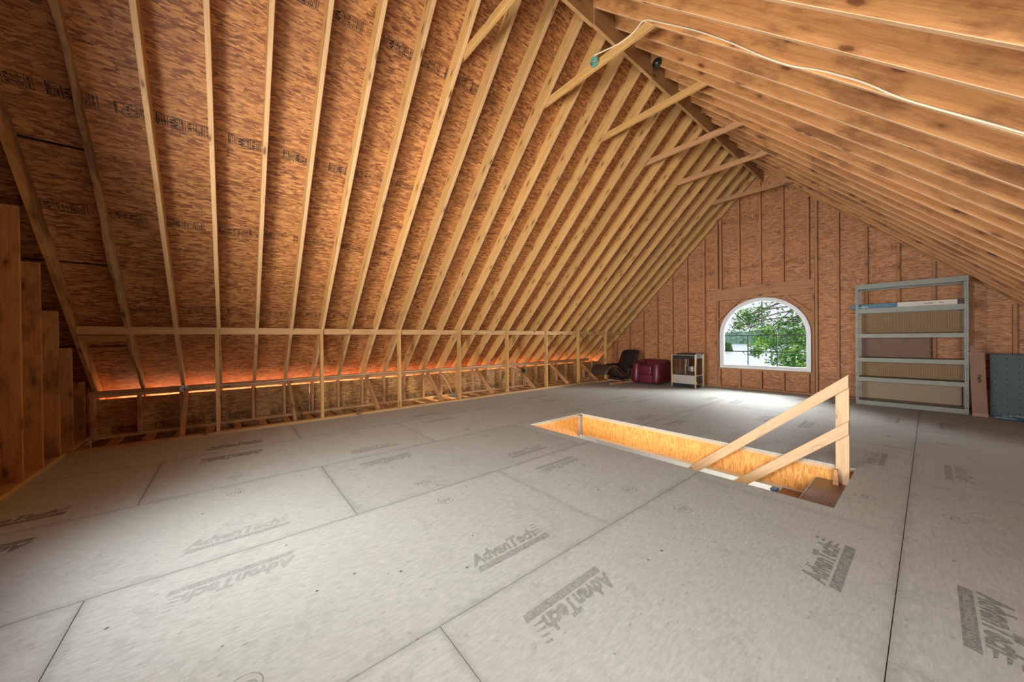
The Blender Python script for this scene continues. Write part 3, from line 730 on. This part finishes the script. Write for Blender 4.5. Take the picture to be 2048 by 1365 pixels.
for k in range(-4, 2):
    sx = SX0+FT4*k
    base = .03 if k % 2 == 0 else 1.245
    for j in range(-1, 5):
        yc = base+2.4384*j
        if yc < -1.3 or yc > 9: continue
        inhole = sx-.3 < HX1 and sx+.3 > HX0 and yc+.3 > HY0 and yc-.3 < HY1
        al = strength.get((k, round(yc, 3)), .26)
        for side in (-1, 1):
            if inhole or (sx+side*.3 > 1.4): continue
            # left print reads towards +Y with its top towards -X, right print is turned round
            if side < 0: fm = frame((sx-.165, yc-.27, .0007), (0, 1, 0), (-1, 0, 0))
            else: fm = frame((sx+.185, yc+.27, .0007), (0, -1, 0), (1, 0, 0))
            o = link('printed_logo', LOGO, INKF, floor, fm); o.color = (1, 1, 1, al)
            o = link('print_line', LOGO2, INKL, floor, fm); o.color = (1, 1, 1, .6)
        yo = yc+1.2192
        if yo < 9 and not (sx-.3 < HX1 and sx+.3 > HX0 and yo+.2 > HY0 and yo-.2 < HY1):
            for side in (-1, 1):
                if sx+side*.2 > 1.4: continue
                fm = frame((sx+side*.21, yo, .0007), (0, -side, 0), (side, 0, 0)); o = link('round_stamp', ROUND, INKF, floor, fm); o.color = (1, 1, 1, .38)
# ---------------------------------------------------------------- electrical
CABLE = flat('cream_cable_sheath', (.74, .66, .47), .45, 0, .05)
BOXG = flat('green_plastic_box', (.16, .36, .28), .45, 0, .15)
BOXB = flat('dark_metal_box', (.05, .055, .05), .5, .5, .3)
BOXS = flat('galvanised_box', (.42, .46, .47), .4, .7, .25, 60)
def boxthing(name, loc, R, label, mat, axis, cat='electrical box', depth=.05, rad=.05):
    o = empty(name, loc, label=label, cat=cat)
    bm = bmesh.new(); seg = 8
    # open octagonal box: wall ring + back
    ax = {'y': (Vector((1,0,0)), Vector((0,0,1)), Vector((0,-1,0))), 'x': (Vector((0,1,0)), Vector((0,0,1)), Vector((1,0,0)))}[axis]
    def P(r, a, h): return ax[0]*r*math.cos(a)+ax[1]*r*math.sin(a)+ax[2]*h
    rings = [[bm.verts.new(P(r, 2*math.pi*(k+.5)/seg, h)) for k in range(seg)] for r, h in ((rad, 0), (rad, depth), (rad*.9, depth), (rad*.9, .006))]
    for a, b_ in zip(rings, rings[1:]):
        for k in range(seg): bm.faces.new([a[k], a[(k+1) % seg], b_[(k+1) % seg], b_[k]])
    bm.faces.new(rings[0]); bm.faces.new(rings[3])
    link('box_body', mesh_of(bm), mat, o)
    rr = random.Random(4)
    for k, colr in enumerate(((.7, .7, .66), (.03, .03, .03), (.55, .38, .12))):
        pts = []
        for t in range(6):
            a = rr.random()*6.28; r_ = rad*.55*rr.random()
            pts.append(tuple(P(r_, a, .012+depth*.9*t/6)))
        tube('wire', pts, .0025, flat('wire_%d' % k, colr, .4), o, 4)
    return o
yt = LY0+OC*10+.021            # near face of that collar tie
b1 = boxthing('ceiling_box', (-2.335, yt-.002, 4.262), 0, 'green round ceiling box on the collar tie with a cream cable', BOXG, 'y', depth=.045)
b1.children[0].location = (0, 0, 0)
b2 = boxthing('plate_box', (-6.706, -.50, .565), 0, 'round metal junction box on the low eave plate left of the posts', BOXS, 'x', depth=.04)
b3 = boxthing('rafter_box', (-2.25, RY0+OC*13-.0205, 4.80), 0, 'dark junction box up beside the ridge board on a right-hand rafter', BOXB, 'y', depth=.05, rad=.055)
b4 = boxthing('strut_box', (-6.38, LY0+OC*16, .43), 0, 'dark outlet box hanging from the strut behind the fifth post', BOXB, 'x', depth=.05, rad=.05)
b5 = boxthing('outlet_box', (-6.02, 3.42, .12), 0, 'metal outlet box with looped cables behind the fourth post', BOXS, 'x', depth=.05, rad=.045)
yr = RY0+OC*10-.019-.006
lowr = lambda x: (AX+AZ-.026)-x         # underside z of the right rafters
cp = [(-2.325, yt-.05, 4.31), (-2.25, yt-.02, 4.318), (-2.1, yt-.008, 4.285), (-1.97, yt-.008, 4.262), (-1.85, yt-.008, 4.275)]
cp += [(-1.76, yr-.002, 4.325)]
for x, o_ in ((-1.62, .02), (-1.35, .0), (-1.18, .0), (-.98, .018), (-.82, .05), (-.63, .062), (-.50, .03), (-.40, .022), (-.25, .02), (-.12, .055), (.08, .05), (.25, .042), (.6, .04), (1.0, .04)):
    cp.append((x, yr, lowr(x)+.105-o_*1.0-.05))
tag(tube('cable', cp, .0062, CABLE), 'cream cable running from the ceiling box down a right-hand rafter', 'cable')
for i in (5, 8, 10, 12, 15, 17, 19):
    p = cp[i-1]; 
cb = [(-6.70, y, z) for y, z in ((-.45, .57), (-.36, .575), (-.22, .578), (0, .572), (.24, .557), (.6, .578), (.9, .585), (1.2, .588), (1.7, .59), (2.2, .596), (2.6, .592), (3.1, .585), (3.3, .60), (3.38, .62))]
tag(tube('cable', cb, .0062, CABLE), 'cream cable stapled along the low eave plate from the round box', 'cable')
tag(tube('cable', [(-6.70, .56*0+3.42, .56), (-6.5, 3.43, .50), (-6.25, 3.42, .35), (-6.08, 3.41, .2), (-6.02, 3.41, .15)], .0055, CABLE), 'cream cable dropping from the eave plate to the outlet box', 'cable')
tag(tube('cable', [(-6.70, 3.5, .59), (-6.70, 4.0, .583), (-6.70, 4.8, .588), (-6.70, 5.4, .58), (-6.55, 5.5, .50), (-6.40, 5.55, .45)], .0055, CABLE), 'cream cable along the eave plate to the strut outlet box', 'cable')
tag(tube('cable', [(-6.02, 3.46, .15), (-6.1, 3.6, .24), (-6.3, 3.9, .30), (-6.4, 4.3, .25), (-6.45, 4.6, .12), (-6.45, 4.9, .03)], .005, CABLE), 'cream cable arching low behind the fourth post to the joists', 'cable')

# ---------------------------------------------------------------- steel shelving
sh = empty('shelving_unit', (-.23, 8.64, 0), label='tall grey steel shelving unit with slotted posts against the window wall', cat='shelves')
SX_0, SX_1, SD, SHH = -.607, .607, .41, 2.115
# perforated angle post
def perf(bm, o, ux, uy, wdt, hgt, pitch=.038):
    n_ = int(hgt/pitch); hw = .0075; hh = .0075
    P = lambda u, v: bm.verts.new(o+ux*u+uy*v)
    for k in range(n_):
        v0, v1 = k*pitch, (k+1)*pitch if k < n_-1 else hgt; vc = k*pitch+pitch/2; uc = wdt/2
        g = [[0, uc-hw, uc+hw, wdt], [v0, vc-hh, vc+hh, v1]]
        V = [[P(u, v) for u in g[0]] for v in g[1]]
        for a in range(3):
            for b_ in range(3):
                if a == 1 and b_ == 1: continue
                bm.faces.new([V[a][b_], V[a][b_+1], V[a+1][b_+1], V[a+1][b_]])
bm = bmesh.new()
perf(bm, Vector((0, 0, 0)), Vector((1, 0, 0)), Vector((0, 0, 1)), .038, SHH)
perf(bm, Vector((0, 0, 0)), Vector((0, 1, 0)), Vector((0, 0, 1)), .038, SHH)
bmesh.ops.remove_doubles(bm, verts=bm.verts[:], dist=.0002)
me = bpy.data.meshes.new('post'); bm.to_mesh(me); bm.free()
bm = bmesh.new(); bm.from_mesh(me); bmesh.ops.solidify(bm, geom=bm.faces[:], thickness=.002); me2 = bpy.data.meshes.new('post'); bm.to_mesh(me2); bm.free(); me2.materials.append(STEEL)
for x, y, mx, my in ((SX_0, 0, 1, 1), (SX_1, 0, -1, 1), (SX_0, SD, 1, -1), (SX_1, SD, -1, -1)):
    link('post', me2, None, sh, Matrix.Translation((x, y, 0)) @ Matrix.Diagonal((mx, my, 1, 1)))
for zt, lip in ((2.115, .082), (1.688, .08), (1.243, .066), (.825, .066), (.484, .066), (.075, .072)):
    bm = bmesh.new(); x0, x1 = SX_0+.004, SX_1-.004; y0, y1 = .005, SD-.005; t = .0015
    bbox(bm, x0, x1, y0, y1, zt-t, zt); bbox(bm, x0, x1, y0, y0+t, zt-lip, zt-t); bbox(bm, x0, x1, y1-t, y1, zt-lip, zt-t)
    bbox(bm, x0, x0+t, y0+t, y1-t, zt-lip, zt-t); bbox(bm, x1-t, x1, y0+t, y1-t, zt-lip, zt-t); bbox(bm, x0, x1, y0+t, y0+.016, zt-lip-t, zt-lip)
    link('shelf', mesh_of(bm), STEEL, sh)
PEG = pegboard('brown_pegboard', (.34, .21, .10), (.07, .04, .02)); HB = flat('brown_hardboard', (.20, .105, .065), .6, 0, .12, 5); CHIP = flat('beige_chipboard', (.36, .265, .18), .8, 0, .15, 90)
def panel(x0, x1, z0, z1, y, mat): 
    fm = frame((x0, y, z0), (1, 0, 0), (0, 0, 1)); bm = bmesh.new(); bbox(bm, 0, x1-x0, 0, z1-z0, -.004, 0); o = link('back_panel', mesh_of(bm), mat, sh, fm); return o
panel(SX_0+.045, SX_1-.03, 1.26, 1.64, SD+.006, PEG); panel(SX_0+.02, .23, .83, 1.24, SD+.012, HB)
panel(SX_0+.02, SX_1-.03, .47, .805, SD+.006, PEG); panel(SX_0+.045, SX_1-.05, .076, .42, SD+.006, CHIP)
# long carton on the shelf
TEAL = flat('teal_print_card', (.012, .12, .19), .45, 0, .35, 9); CARD = flat('white_card', (.74, .68, .60), .6, 0, .04)
ct = empty('long_carton', (-.26, 8.80, 1.6895), label='long flat carton, teal at one end and white, on the upper shelf', cat='carton')
box('teal_sleeve', -.64, -.085, -.05, .05, 0, .082, TEAL, ct, .002); box('carton_body', -.0845, .54, -.049, .049, 0, .082, CARD, ct, .002)
for x, s, wt in ((.2, 'LIGHTING', .022), (.36, '4 FT', .026)):
    t = textmesh(s, wt, .2, .0008); t.materials.append(INK); o = link('printed_text', t, None, ct, frame((x, -.0510, .035), (1, 0, 0), (0, 0, 1)))
t = textmesh('Shoplight', .045, .3, .001); t.materials.append(flat('pale_teal_print', (.45, .7, .72), .5)); link('printed_text', t, None, ct, frame((-.6, -.0512, .02), (1, 0, 0), (0, 0, 1)))
c2 = tag(box('small_carton', .285, .345, 8.73, 8.86, 1.69, 1.775, flat('maroon_card', (.10, .035, .03), .6)), 'small dark maroon box at the right end of the upper shelf', 'carton')
# upright cardboard carton
CB = flat('brown_cardboard', (.30, .175, .125), .8, 0, .1, 12)
tc_ = empty('tall_carton', (.475, 8.60, 0), label='tall narrow brown cardboard carton standing right of the shelving', cat='carton')
bm = bmesh.new(); v = bbox(bm, -.07, .07, -.045, .045, 0, .95)
for q in v:
    if q.co.z > .5: q.co.x -= .025; q.co.y += .10
bmesh.ops.bevel(bm, geom=bm.edges[:], offset=.003, segments=1, affect='EDGES'); link('carton_body', mesh_of(bm), CB, tc_)
bm = bmesh.new(); v = bbox(bm, -.085, -.025, .075, .12, .951, 1.05)
for q in v:
    if q.co.z > 1: q.co.x -= .015; q.co.y += .01
link('open_flap', mesh_of(bm), CB, tc_)
box('bottom_band', -.072, .072, -.048, .047, .0, .05, flat('pale_cardboard', (.40, .25, .19), .8), tc_, .002)
t = textmesh('fragile', .05, .2, .001); t.materials.append(INK); link('handwriting', t, None, tc_, frame((-.02, -.012, .62), (.1, .1, -1), (1, 0, 0)))
PEGB = pegboard('blue_grey_pegboard', (.10, .135, .15), (.02, .025, .03), .1)
pb = empty('pegboard_sheet', (.95, 8.80, 0), label='blue grey perforated board leaning on the wall beside the tall carton', cat='board')
fm = frame((-.37, .0, .002), (1, 0, 0), (0, .11, 1)); bm = bmesh.new(); bbox(bm, 0, .74, 0, .915, -.006, 0); link('board', mesh_of(bm), PEGB, pb, fm)
box('edge_strip', -.375, .375, .096, .112, .905, .925, flat('dark_edge', (.04, .04, .035), .6), pb)
BLUE = flat('blue_enamelled_steel', (.10, .22, .32), .35, .3)
for i, (a, b_, lab) in enumerate((((.60, 8.52, .012), (.80, 8.46, .012), 'short blue metal strip lying below the blue grey board'), ((.76, 8.48, .03), (1.05, 7.70, .012), 'long blue metal strip on the floor at the right picture edge'))):
    o = beam('metal_strip', a, b_, .035, .022, (0, 0, 1), BLUE); tag(o, lab, 'metal strip')
# crumpled plastic wrap in front of the board
bm = bmesh.new(); rr = random.Random(9); bmesh.ops.create_grid(bm, x_segments=22, y_segments=12, size=.5)
for v in bm.verts: v.co = Vector((v.co.x*.42, v.co.y*.16, max(0.002, .055*(1-(abs(v.co.x)*2)**3)*rr.random()+.004+(.07 if v.co.x > .25 and abs(v.co.y) < .3 and rr.random() > .5 else 0))))
o = link('plastic_wrap', mesh_of(bm), None, None, Matrix.Translation((.82, 8.62, 0))); m, n, l, b = nt('crinkled_plastic', .15); b.inputs['Base Color'].default_value = (.35, .42, .48, 1); b.inputs['Transmission Weight'].default_value = .3; o.data.materials.append(m)
tag(o, 'crumpled clear plastic wrap on the floor before the blue grey board', 'plastic wrap')

# ---------------------------------------------------------------- popcorn machine
pc = empty('popcorn_machine', (-3.80, 8.73, 0), label='glass popcorn machine with brass corner posts, left of the window', cat='popcorn machine')
BRASS = flat('brass', (.78, .66, .33), .3, .8, .05); BLK = flat('black_enamel', (.012, .016, .024), .35); SIL = flat('brushed_steel', (.50, .47, .44), .42, .55, .05); CHR = flat('chrome', (.85, .87, .88), .3, .5, .05)
w2, d2 = .28, .225
for sx_ in (-1, 1):
    for sy_ in (-1, 1): box('corner_post', sx_*w2-.014, sx_*w2+.014, sy_*d2-.014, sy_*d2+.014, 0, .80, BRASS, pc, .002)
box('base', -w2+.015, w2-.015, -d2+.015, d2-.015, .008, .095, BLK, pc)
box('lower_panel', -w2+.0145, w2-.0145, -d2+.002, -d2+.014, .096, .30, SIL, pc); box('deck', -w2+.0145, w2-.0145, -d2+.0145, d2-.0145, .285, .30, SIL, pc)
box('side_panel', w2-.013, w2-.003, -d2+.0145, d2-.0145, .096, .284, BLK, pc); box('side_panel', -w2+.003, -w2+.013, -d2+.0145, d2-.0145, .096, .284, BLK, pc)
box('side_rail', w2-.012, w2+.012, -d2+.015, d2-.015, .088, .0955, BRASS, pc)
box('top_cabinet', -w2+.015, w2-.015, -d2+.012, d2-.012, .70, .79, BLK, pc); box('top_cap', -w2+.10, w2-.02, -d2+.06, d2-.02, .791, .83, BLK, pc, .004)
box('top_trim', -w2+.0145, w2-.0145, -d2-.006, -d2+.006, .782, .794, BRASS, pc)
m, n, l, b = nt('smoked_glass', .03); tr = n.new('ShaderNodeBsdfTransparent'); tr.inputs[0].default_value = (.78, .76, .76, 1); gl = n.new('ShaderNodeBsdfGlossy'); gl.inputs['Roughness'].default_value = .03; ms = n.new('ShaderNodeMixShader'); ms.inputs[0].default_value = .10
l.new(tr.outputs[0], ms.inputs[1]); l.new(gl.outputs[0], ms.inputs[2]); l.new(ms.outputs[0], n['Material Output'].inputs[0]); SMK = m
for s in (-1, 1):
    box('glass_pane', s*(w2-.006)-.002, s*(w2-.006)+.002, -d2+.0145, d2-.0145, .302, .699, SMK, pc)
    box('glass_pane', -w2+.0145, w2-.0145, s*(d2-.006)-.002, s*(d2-.006)+.002, .302, .699, SMK, pc)
bm = bmesh.new(); cyl(bm, (.12, -.02, .45), .085, .12, 24); bmesh.ops.bevel(bm, geom=[e for e in bm.edges if e.calc_face_angle(0) > .8], offset=.008, segments=2, affect='EDGES'); link('kettle', mesh_of(bm), CHR, pc)
bm = bmesh.new(); cyl(bm, (.12, -.02, .522), .092, .012, 24, r2=.06); cyl(bm, (.12, -.02, .55), .012, .06, 10); link('kettle_lid', mesh_of(bm), BLK, pc)
for x in (-.045, -.01, .03): 
    bm = bmesh.new(); cyl(bm, (x, -.02, .60), .006, .2, 10); link('hanger_rod', mesh_of(bm), CHR, pc)
bm = bmesh.new(); cyl(bm, (-.05, .0, .42), .011, .24, 10); link('support_rod', mesh_of(bm), CHR, pc)
box('door_handle', w2+.002, w2+.022, -d2+.02, -d2+.05, .11, .15, BRASS, pc, .003)

# ---------------------------------------------------------------- red tub chair
RED = flat('burgundy_leather', (.115, .012, .022), .38, 0, .15, 8)
def pad(name, x0, x1, y0, y1, z0, z1, r, mat, parent, fn=None, seg=4):
    bm = bmesh.new(); bbox(bm, x0, x1, y0, y1, z0, z1); bmesh.ops.bevel(bm, geom=bm.edges[:], offset=r, segments=seg, profile=.5, affect='EDGES')
    if fn: 
        for v in bm.verts: v.co = fn(v.co)
    return link(name, mesh_of(bm, smooth=True), mat, parent)
rc = empty('tub_chair', (-4.71, 8.65, 0), label='burgundy leather tub chair beside the popcorn machine', cat='armchair')
pad('arm', -.385, -.175, -.36, .28, .03, .60, .09, RED, rc, lambda c: Vector((c.x, c.y+(.06*(c.z/.6)**2 if c.y < 0 else 0), c.z)))
pad('arm', .175, .385, -.36, .28, .03, .60, .09, RED, rc, lambda c: Vector((c.x, c.y+(.06*(c.z/.6)**2 if c.y < 0 else 0), c.z)))
pad('backrest', -.38, .38, .14, .38, .03, .635, .08, RED, rc)
pad('seat_cushion', -.178, .178, -.315, .16, .25, .50, .035, RED, rc); pad('front_apron', -.178, .178, -.30, .1, .04, .26, .02, RED, rc)
for x in (-.3, .3):
    for y in (-.24, .28):
        bm = bmesh.new(); cyl(bm, (x, y, .016), .022, .032, 10); link('foot', mesh_of(bm), BLK, rc)
# ---------------------------------------------------------------- brown lounge chair
BRN = flat('brown_leather', (.060, .033, .024), .5, 0, .2, 7); BRN2 = flat('dark_brown_leather', (.022, .014, .013), .5, 0, .2, 7); PIPE = flat('tan_piping', (.22, .14, .09), .5)
lc = empty('lounge_chair', (-5.51, 8.27, 0), math.radians(-98), label='brown leather lounge recliner with curved leg rest, left of the tub chair', cat='recliner')
def ribbon(name, prof, wdt, th, mat, parent):
    bm = bmesh.new(); ringv = []
    n_ = len(prof)
    for i, (f, z) in enumerate(prof):
        a = Vector(prof[max(0, i-1)]); b_ = Vector(prof[min(n_-1, i+1)]); d = (b_-a).normalized(); nn = Vector((-d.y, d.x))
        e = 1 if 0 < i < n_-1 else .55
        ws = [(-wdt/2, 0), (-wdt/2+.03, th/2*e), (wdt/2-.03, th/2*e), (wdt/2, 0), (wdt/2-.03, -th/2*e), (-wdt/2+.03, -th/2*e)]
        ringv.append([bm.verts.new((f+nn.x*h_, w_, z+nn.y*h_)) for w_, h_ in ws])
    for a, b_ in zip(ringv, ringv[1:]):
        for k in range(6): bm.faces.new([a[k], a[(k+1) % 6], b_[(k+1) % 6], b_[k]])
    bm.faces.new(ringv[0][::-1]); bm.faces.new(ringv[-1])
    o = link(name, mesh_of(bm, smooth=True), mat, parent); md = o.modifiers.new('s', 'SUBSURF'); md.levels = 1; md.render_levels = 2; return o
ribbon('backrest', [(-.62, .90), (-.56, .74), (-.47, .56), (-.37, .38), (-.28, .27)], .62, .13, BRN2, lc)
ribbon('seat', [(-.32, .27), (-.20, .20), (-.06, .18), (.08, .22), (.20, .33), (.30, .40), (.35, .41)], .60, .12, BRN, lc)
ribbon('leg_rest', [(.34, .40), (.42, .44), (.52, .45), (.60, .42), (.67, .34), (.71, .25)], .60, .13, BRN, lc)
for s in (-1, 1):
    pad('armrest', -.42, .05, s*.32-.045, s*.32+.045, .42, .49, .03, BRN2, lc)
    tube('arm_support', [(-.1, s*.33, .43), (-.05, s*.34, .25), (-.1, s*.30, .07)], .016, BRN2, lc)
    tube('piping', [(.0, s*.31, .25), (.08, s*.31, .28), (.20, s*.31, .39), (.32, s*.31, .47), (.45, s*.31, .51), (.56, s*.31, .49), (.66, s*.31, .40), (.73, s*.31, .27)], .007, PIPE, lc)
    beam('runner', (-.45, s*.24, 0), (.5, s*.24, 0), .05, .045, (0, 0, 1), W_STUD, lc)
beam('cross_bar', (.1, -.24, .046), (.1, .24, .046), .05, .03, (0, 0, 1), W_STUD, lc); beam('cross_bar', (-.3, -.24, .046), (-.3, .24, .046), .05, .03, (0, 0, 1), W_STUD, lc)
pad('seat_base', -.32, .14, -.17, .17, .077, .15, .02, BRN2, lc)
# ---------------------------------------------------------------- outdoors
GR = flat('grass', (.12, .2, .05), .9, 0, .3, 2)
g = box('ground', -60, 60, 9.8, 45, -9.5, -6.5, GR); tag(g, kind='structure')
m, n, l, b = nt('silver_lake_water', .25); b.inputs['Base Color'].default_value = (.85, .87, .88, 1); t = n.new('ShaderNodeTexCoord'); z = noise(n, l, mapping(n, l, t.outputs['Object'], (.3, 1.2, 1)), 1.0, 5)
bp = n.new('ShaderNodeBump'); bp.inputs['Strength'].default_value = .3; l.new(z, bp.inputs['Height']); l.new(bp.outputs[0], b.inputs['Normal'])
lk = box('lake', -600, 400, 45.1, 520, -9, -8, m); tag(lk, kind='structure')
def shore(name, pts, hmin, hmax, seed, mat, label):
    rr = random.Random(seed); bm = bmesh.new(); prev = None
    N = 160
    for i in range(N+1):
        t = i/N; k = t*(len(pts)-1); a = pts[min(int(k), len(pts)-2)]; b_ = pts[min(int(k)+1, len(pts)-1)]; fr_ = k-int(min(int(k), len(pts)-2))
        x = a[0]+(b_[0]-a[0])*fr_; y = a[1]+(b_[1]-a[1])*fr_; h = hmin+(hmax-hmin)*(.5+.3*math.sin(t*9+seed)+.25*rr.random())
        row = [bm.verts.new((x, y, -8.2)), bm.verts.new((x+rr.uniform(-1, 1), y+3, -8+h*.45)), bm.verts.new((x+rr.uniform(-1, 1), y+9, -8+h)), bm.verts.new((x, y+22, -8+h*.8)), bm.verts.new((x, y+26, -8.2))]
        if prev:
            for q in range(4): bm.faces.new([prev[q], row[q], row[q+1], prev[q+1]])
        prev = row
    return tag(link(name, mesh_of(bm), mat), label, kind='stuff', cat='trees')
FARG = flat('distant_woods', (.16, .26, .17), .95, 0, .5, .25)
shore('far_woods', [(-600, 430), (-300, 480), (-150, 500), (0, 480), (200, 450)], 10, 19, 2, FARG, 'hazy line of woods on the far lake shore')
shore('wooded_point', [(-150, 235), (-95, 232), (-82, 230)], 2.5, 7.5, 5, flat('point_woods', (.14, .25, .10), .95, 0, .5, .4), 'low wooded point reaching into the lake')
# tree outside the window
tree = empty('oak_tree', (-2.3, 16.5, -6.5), label='leafy green tree outside the arched window', cat='tree')
BARK = flat('bark', (.09, .07, .055), .9, 0, .3, 12)
T0 = Vector((-2.3, 16.5, -6.5))
LEAFM, n, l, b = nt('leaf_green', .5)
oi = n.new('ShaderNodeTexCoord'); zz = noise(n, l, oi.outputs['Object'], 2.2, 3); l.new(ramp(n, l, zz, (.35, (.035, .10, .02)), (.55, (.10, .24, .035)), (.7, (.30, .48, .07))), b.inputs['Base Color'])
tube('trunk', [(0, 0, 0), (.1, 0, 3), (-.05, .1, 6), (.1, 0, 9), (0, 0, 12)], .22, BARK, tree)
rr = random.Random(11)
clusters = []
def px(x, y, Yd):
    d = fw+rt*((x-1024)/FPX)-up*((y-682.5)/FPX); return Vector((0, 0, H))+d*(Yd/d.y)
# branches reach from the trunk to the leaf clouds the photograph shows
for (x, y, Yd, r_, nl) in ((1488, 632, 15.5, .38, 420), (1508, 642, 15.8, .42, 420), (1478, 652, 15.4, .28, 260), (1520, 622, 16, .35, 300), (1545, 612, 16.5, .3, 60), (1575, 625, 16.3, .35, 70), (1595, 640, 16, .4, 300), (1560, 652, 15.5, .4, 360), (1530, 664, 15.3, .42, 460), (1520, 690, 15, .36, 420), (1512, 705, 15, .26, 240), (1545, 684, 15.2, .38, 480), (1560, 705, 15.4, .3, 240), (1590, 668, 15.6, .42, 520), (1600, 690, 15.4, .42, 560), (1585, 712, 15.2, .4, 560), (1605, 728, 15.2, .4, 560), (1575, 732, 15.3, .3, 380), (1548, 722, 15.5, .22, 130), (1640, 660, 16, .8, 800), (1650, 600, 16.5, .9, 600), (1650, 720, 16, .8, 600)):
    c = px(x, y, Yd)-T0; clusters.append((c, r_, nl))
    st = Vector((.05, 0, max(2, c.z+.9-abs(c.x)*.3))); mid = (st+c)/2+Vector((0, 0, .35))
    tube('branch', [tuple(st), tuple(mid), tuple(c)], .022, BARK, tree, 4)
bm = bmesh.new()
for c, r_, nl in clusters:
    for _ in range(int(nl*.85)):
        q = Vector((rr.gauss(0, .5), rr.gauss(0, .5), rr.gauss(0, .42)))*r_
        p = c+q; s = .03+.045*rr.random(); a = Vector((rr.uniform(-1, 1), rr.uniform(-1, 1), rr.uniform(-.6, .6))).normalized(); b_ = a.cross(Vector((rr.uniform(-1, 1), rr.uniform(-1, 1), 1))).normalized()
        bm.faces.new([bm.verts.new(p+a*s), bm.verts.new(p+b_*s*.55), bm.verts.new(p-a*s), bm.verts.new(p-b_*s*.55)])
me = bpy.data.meshes.new('foliage'); bm.to_mesh(me); bm.free(); tag(link('foliage', me, LEAFM, tree), kind='stuff')
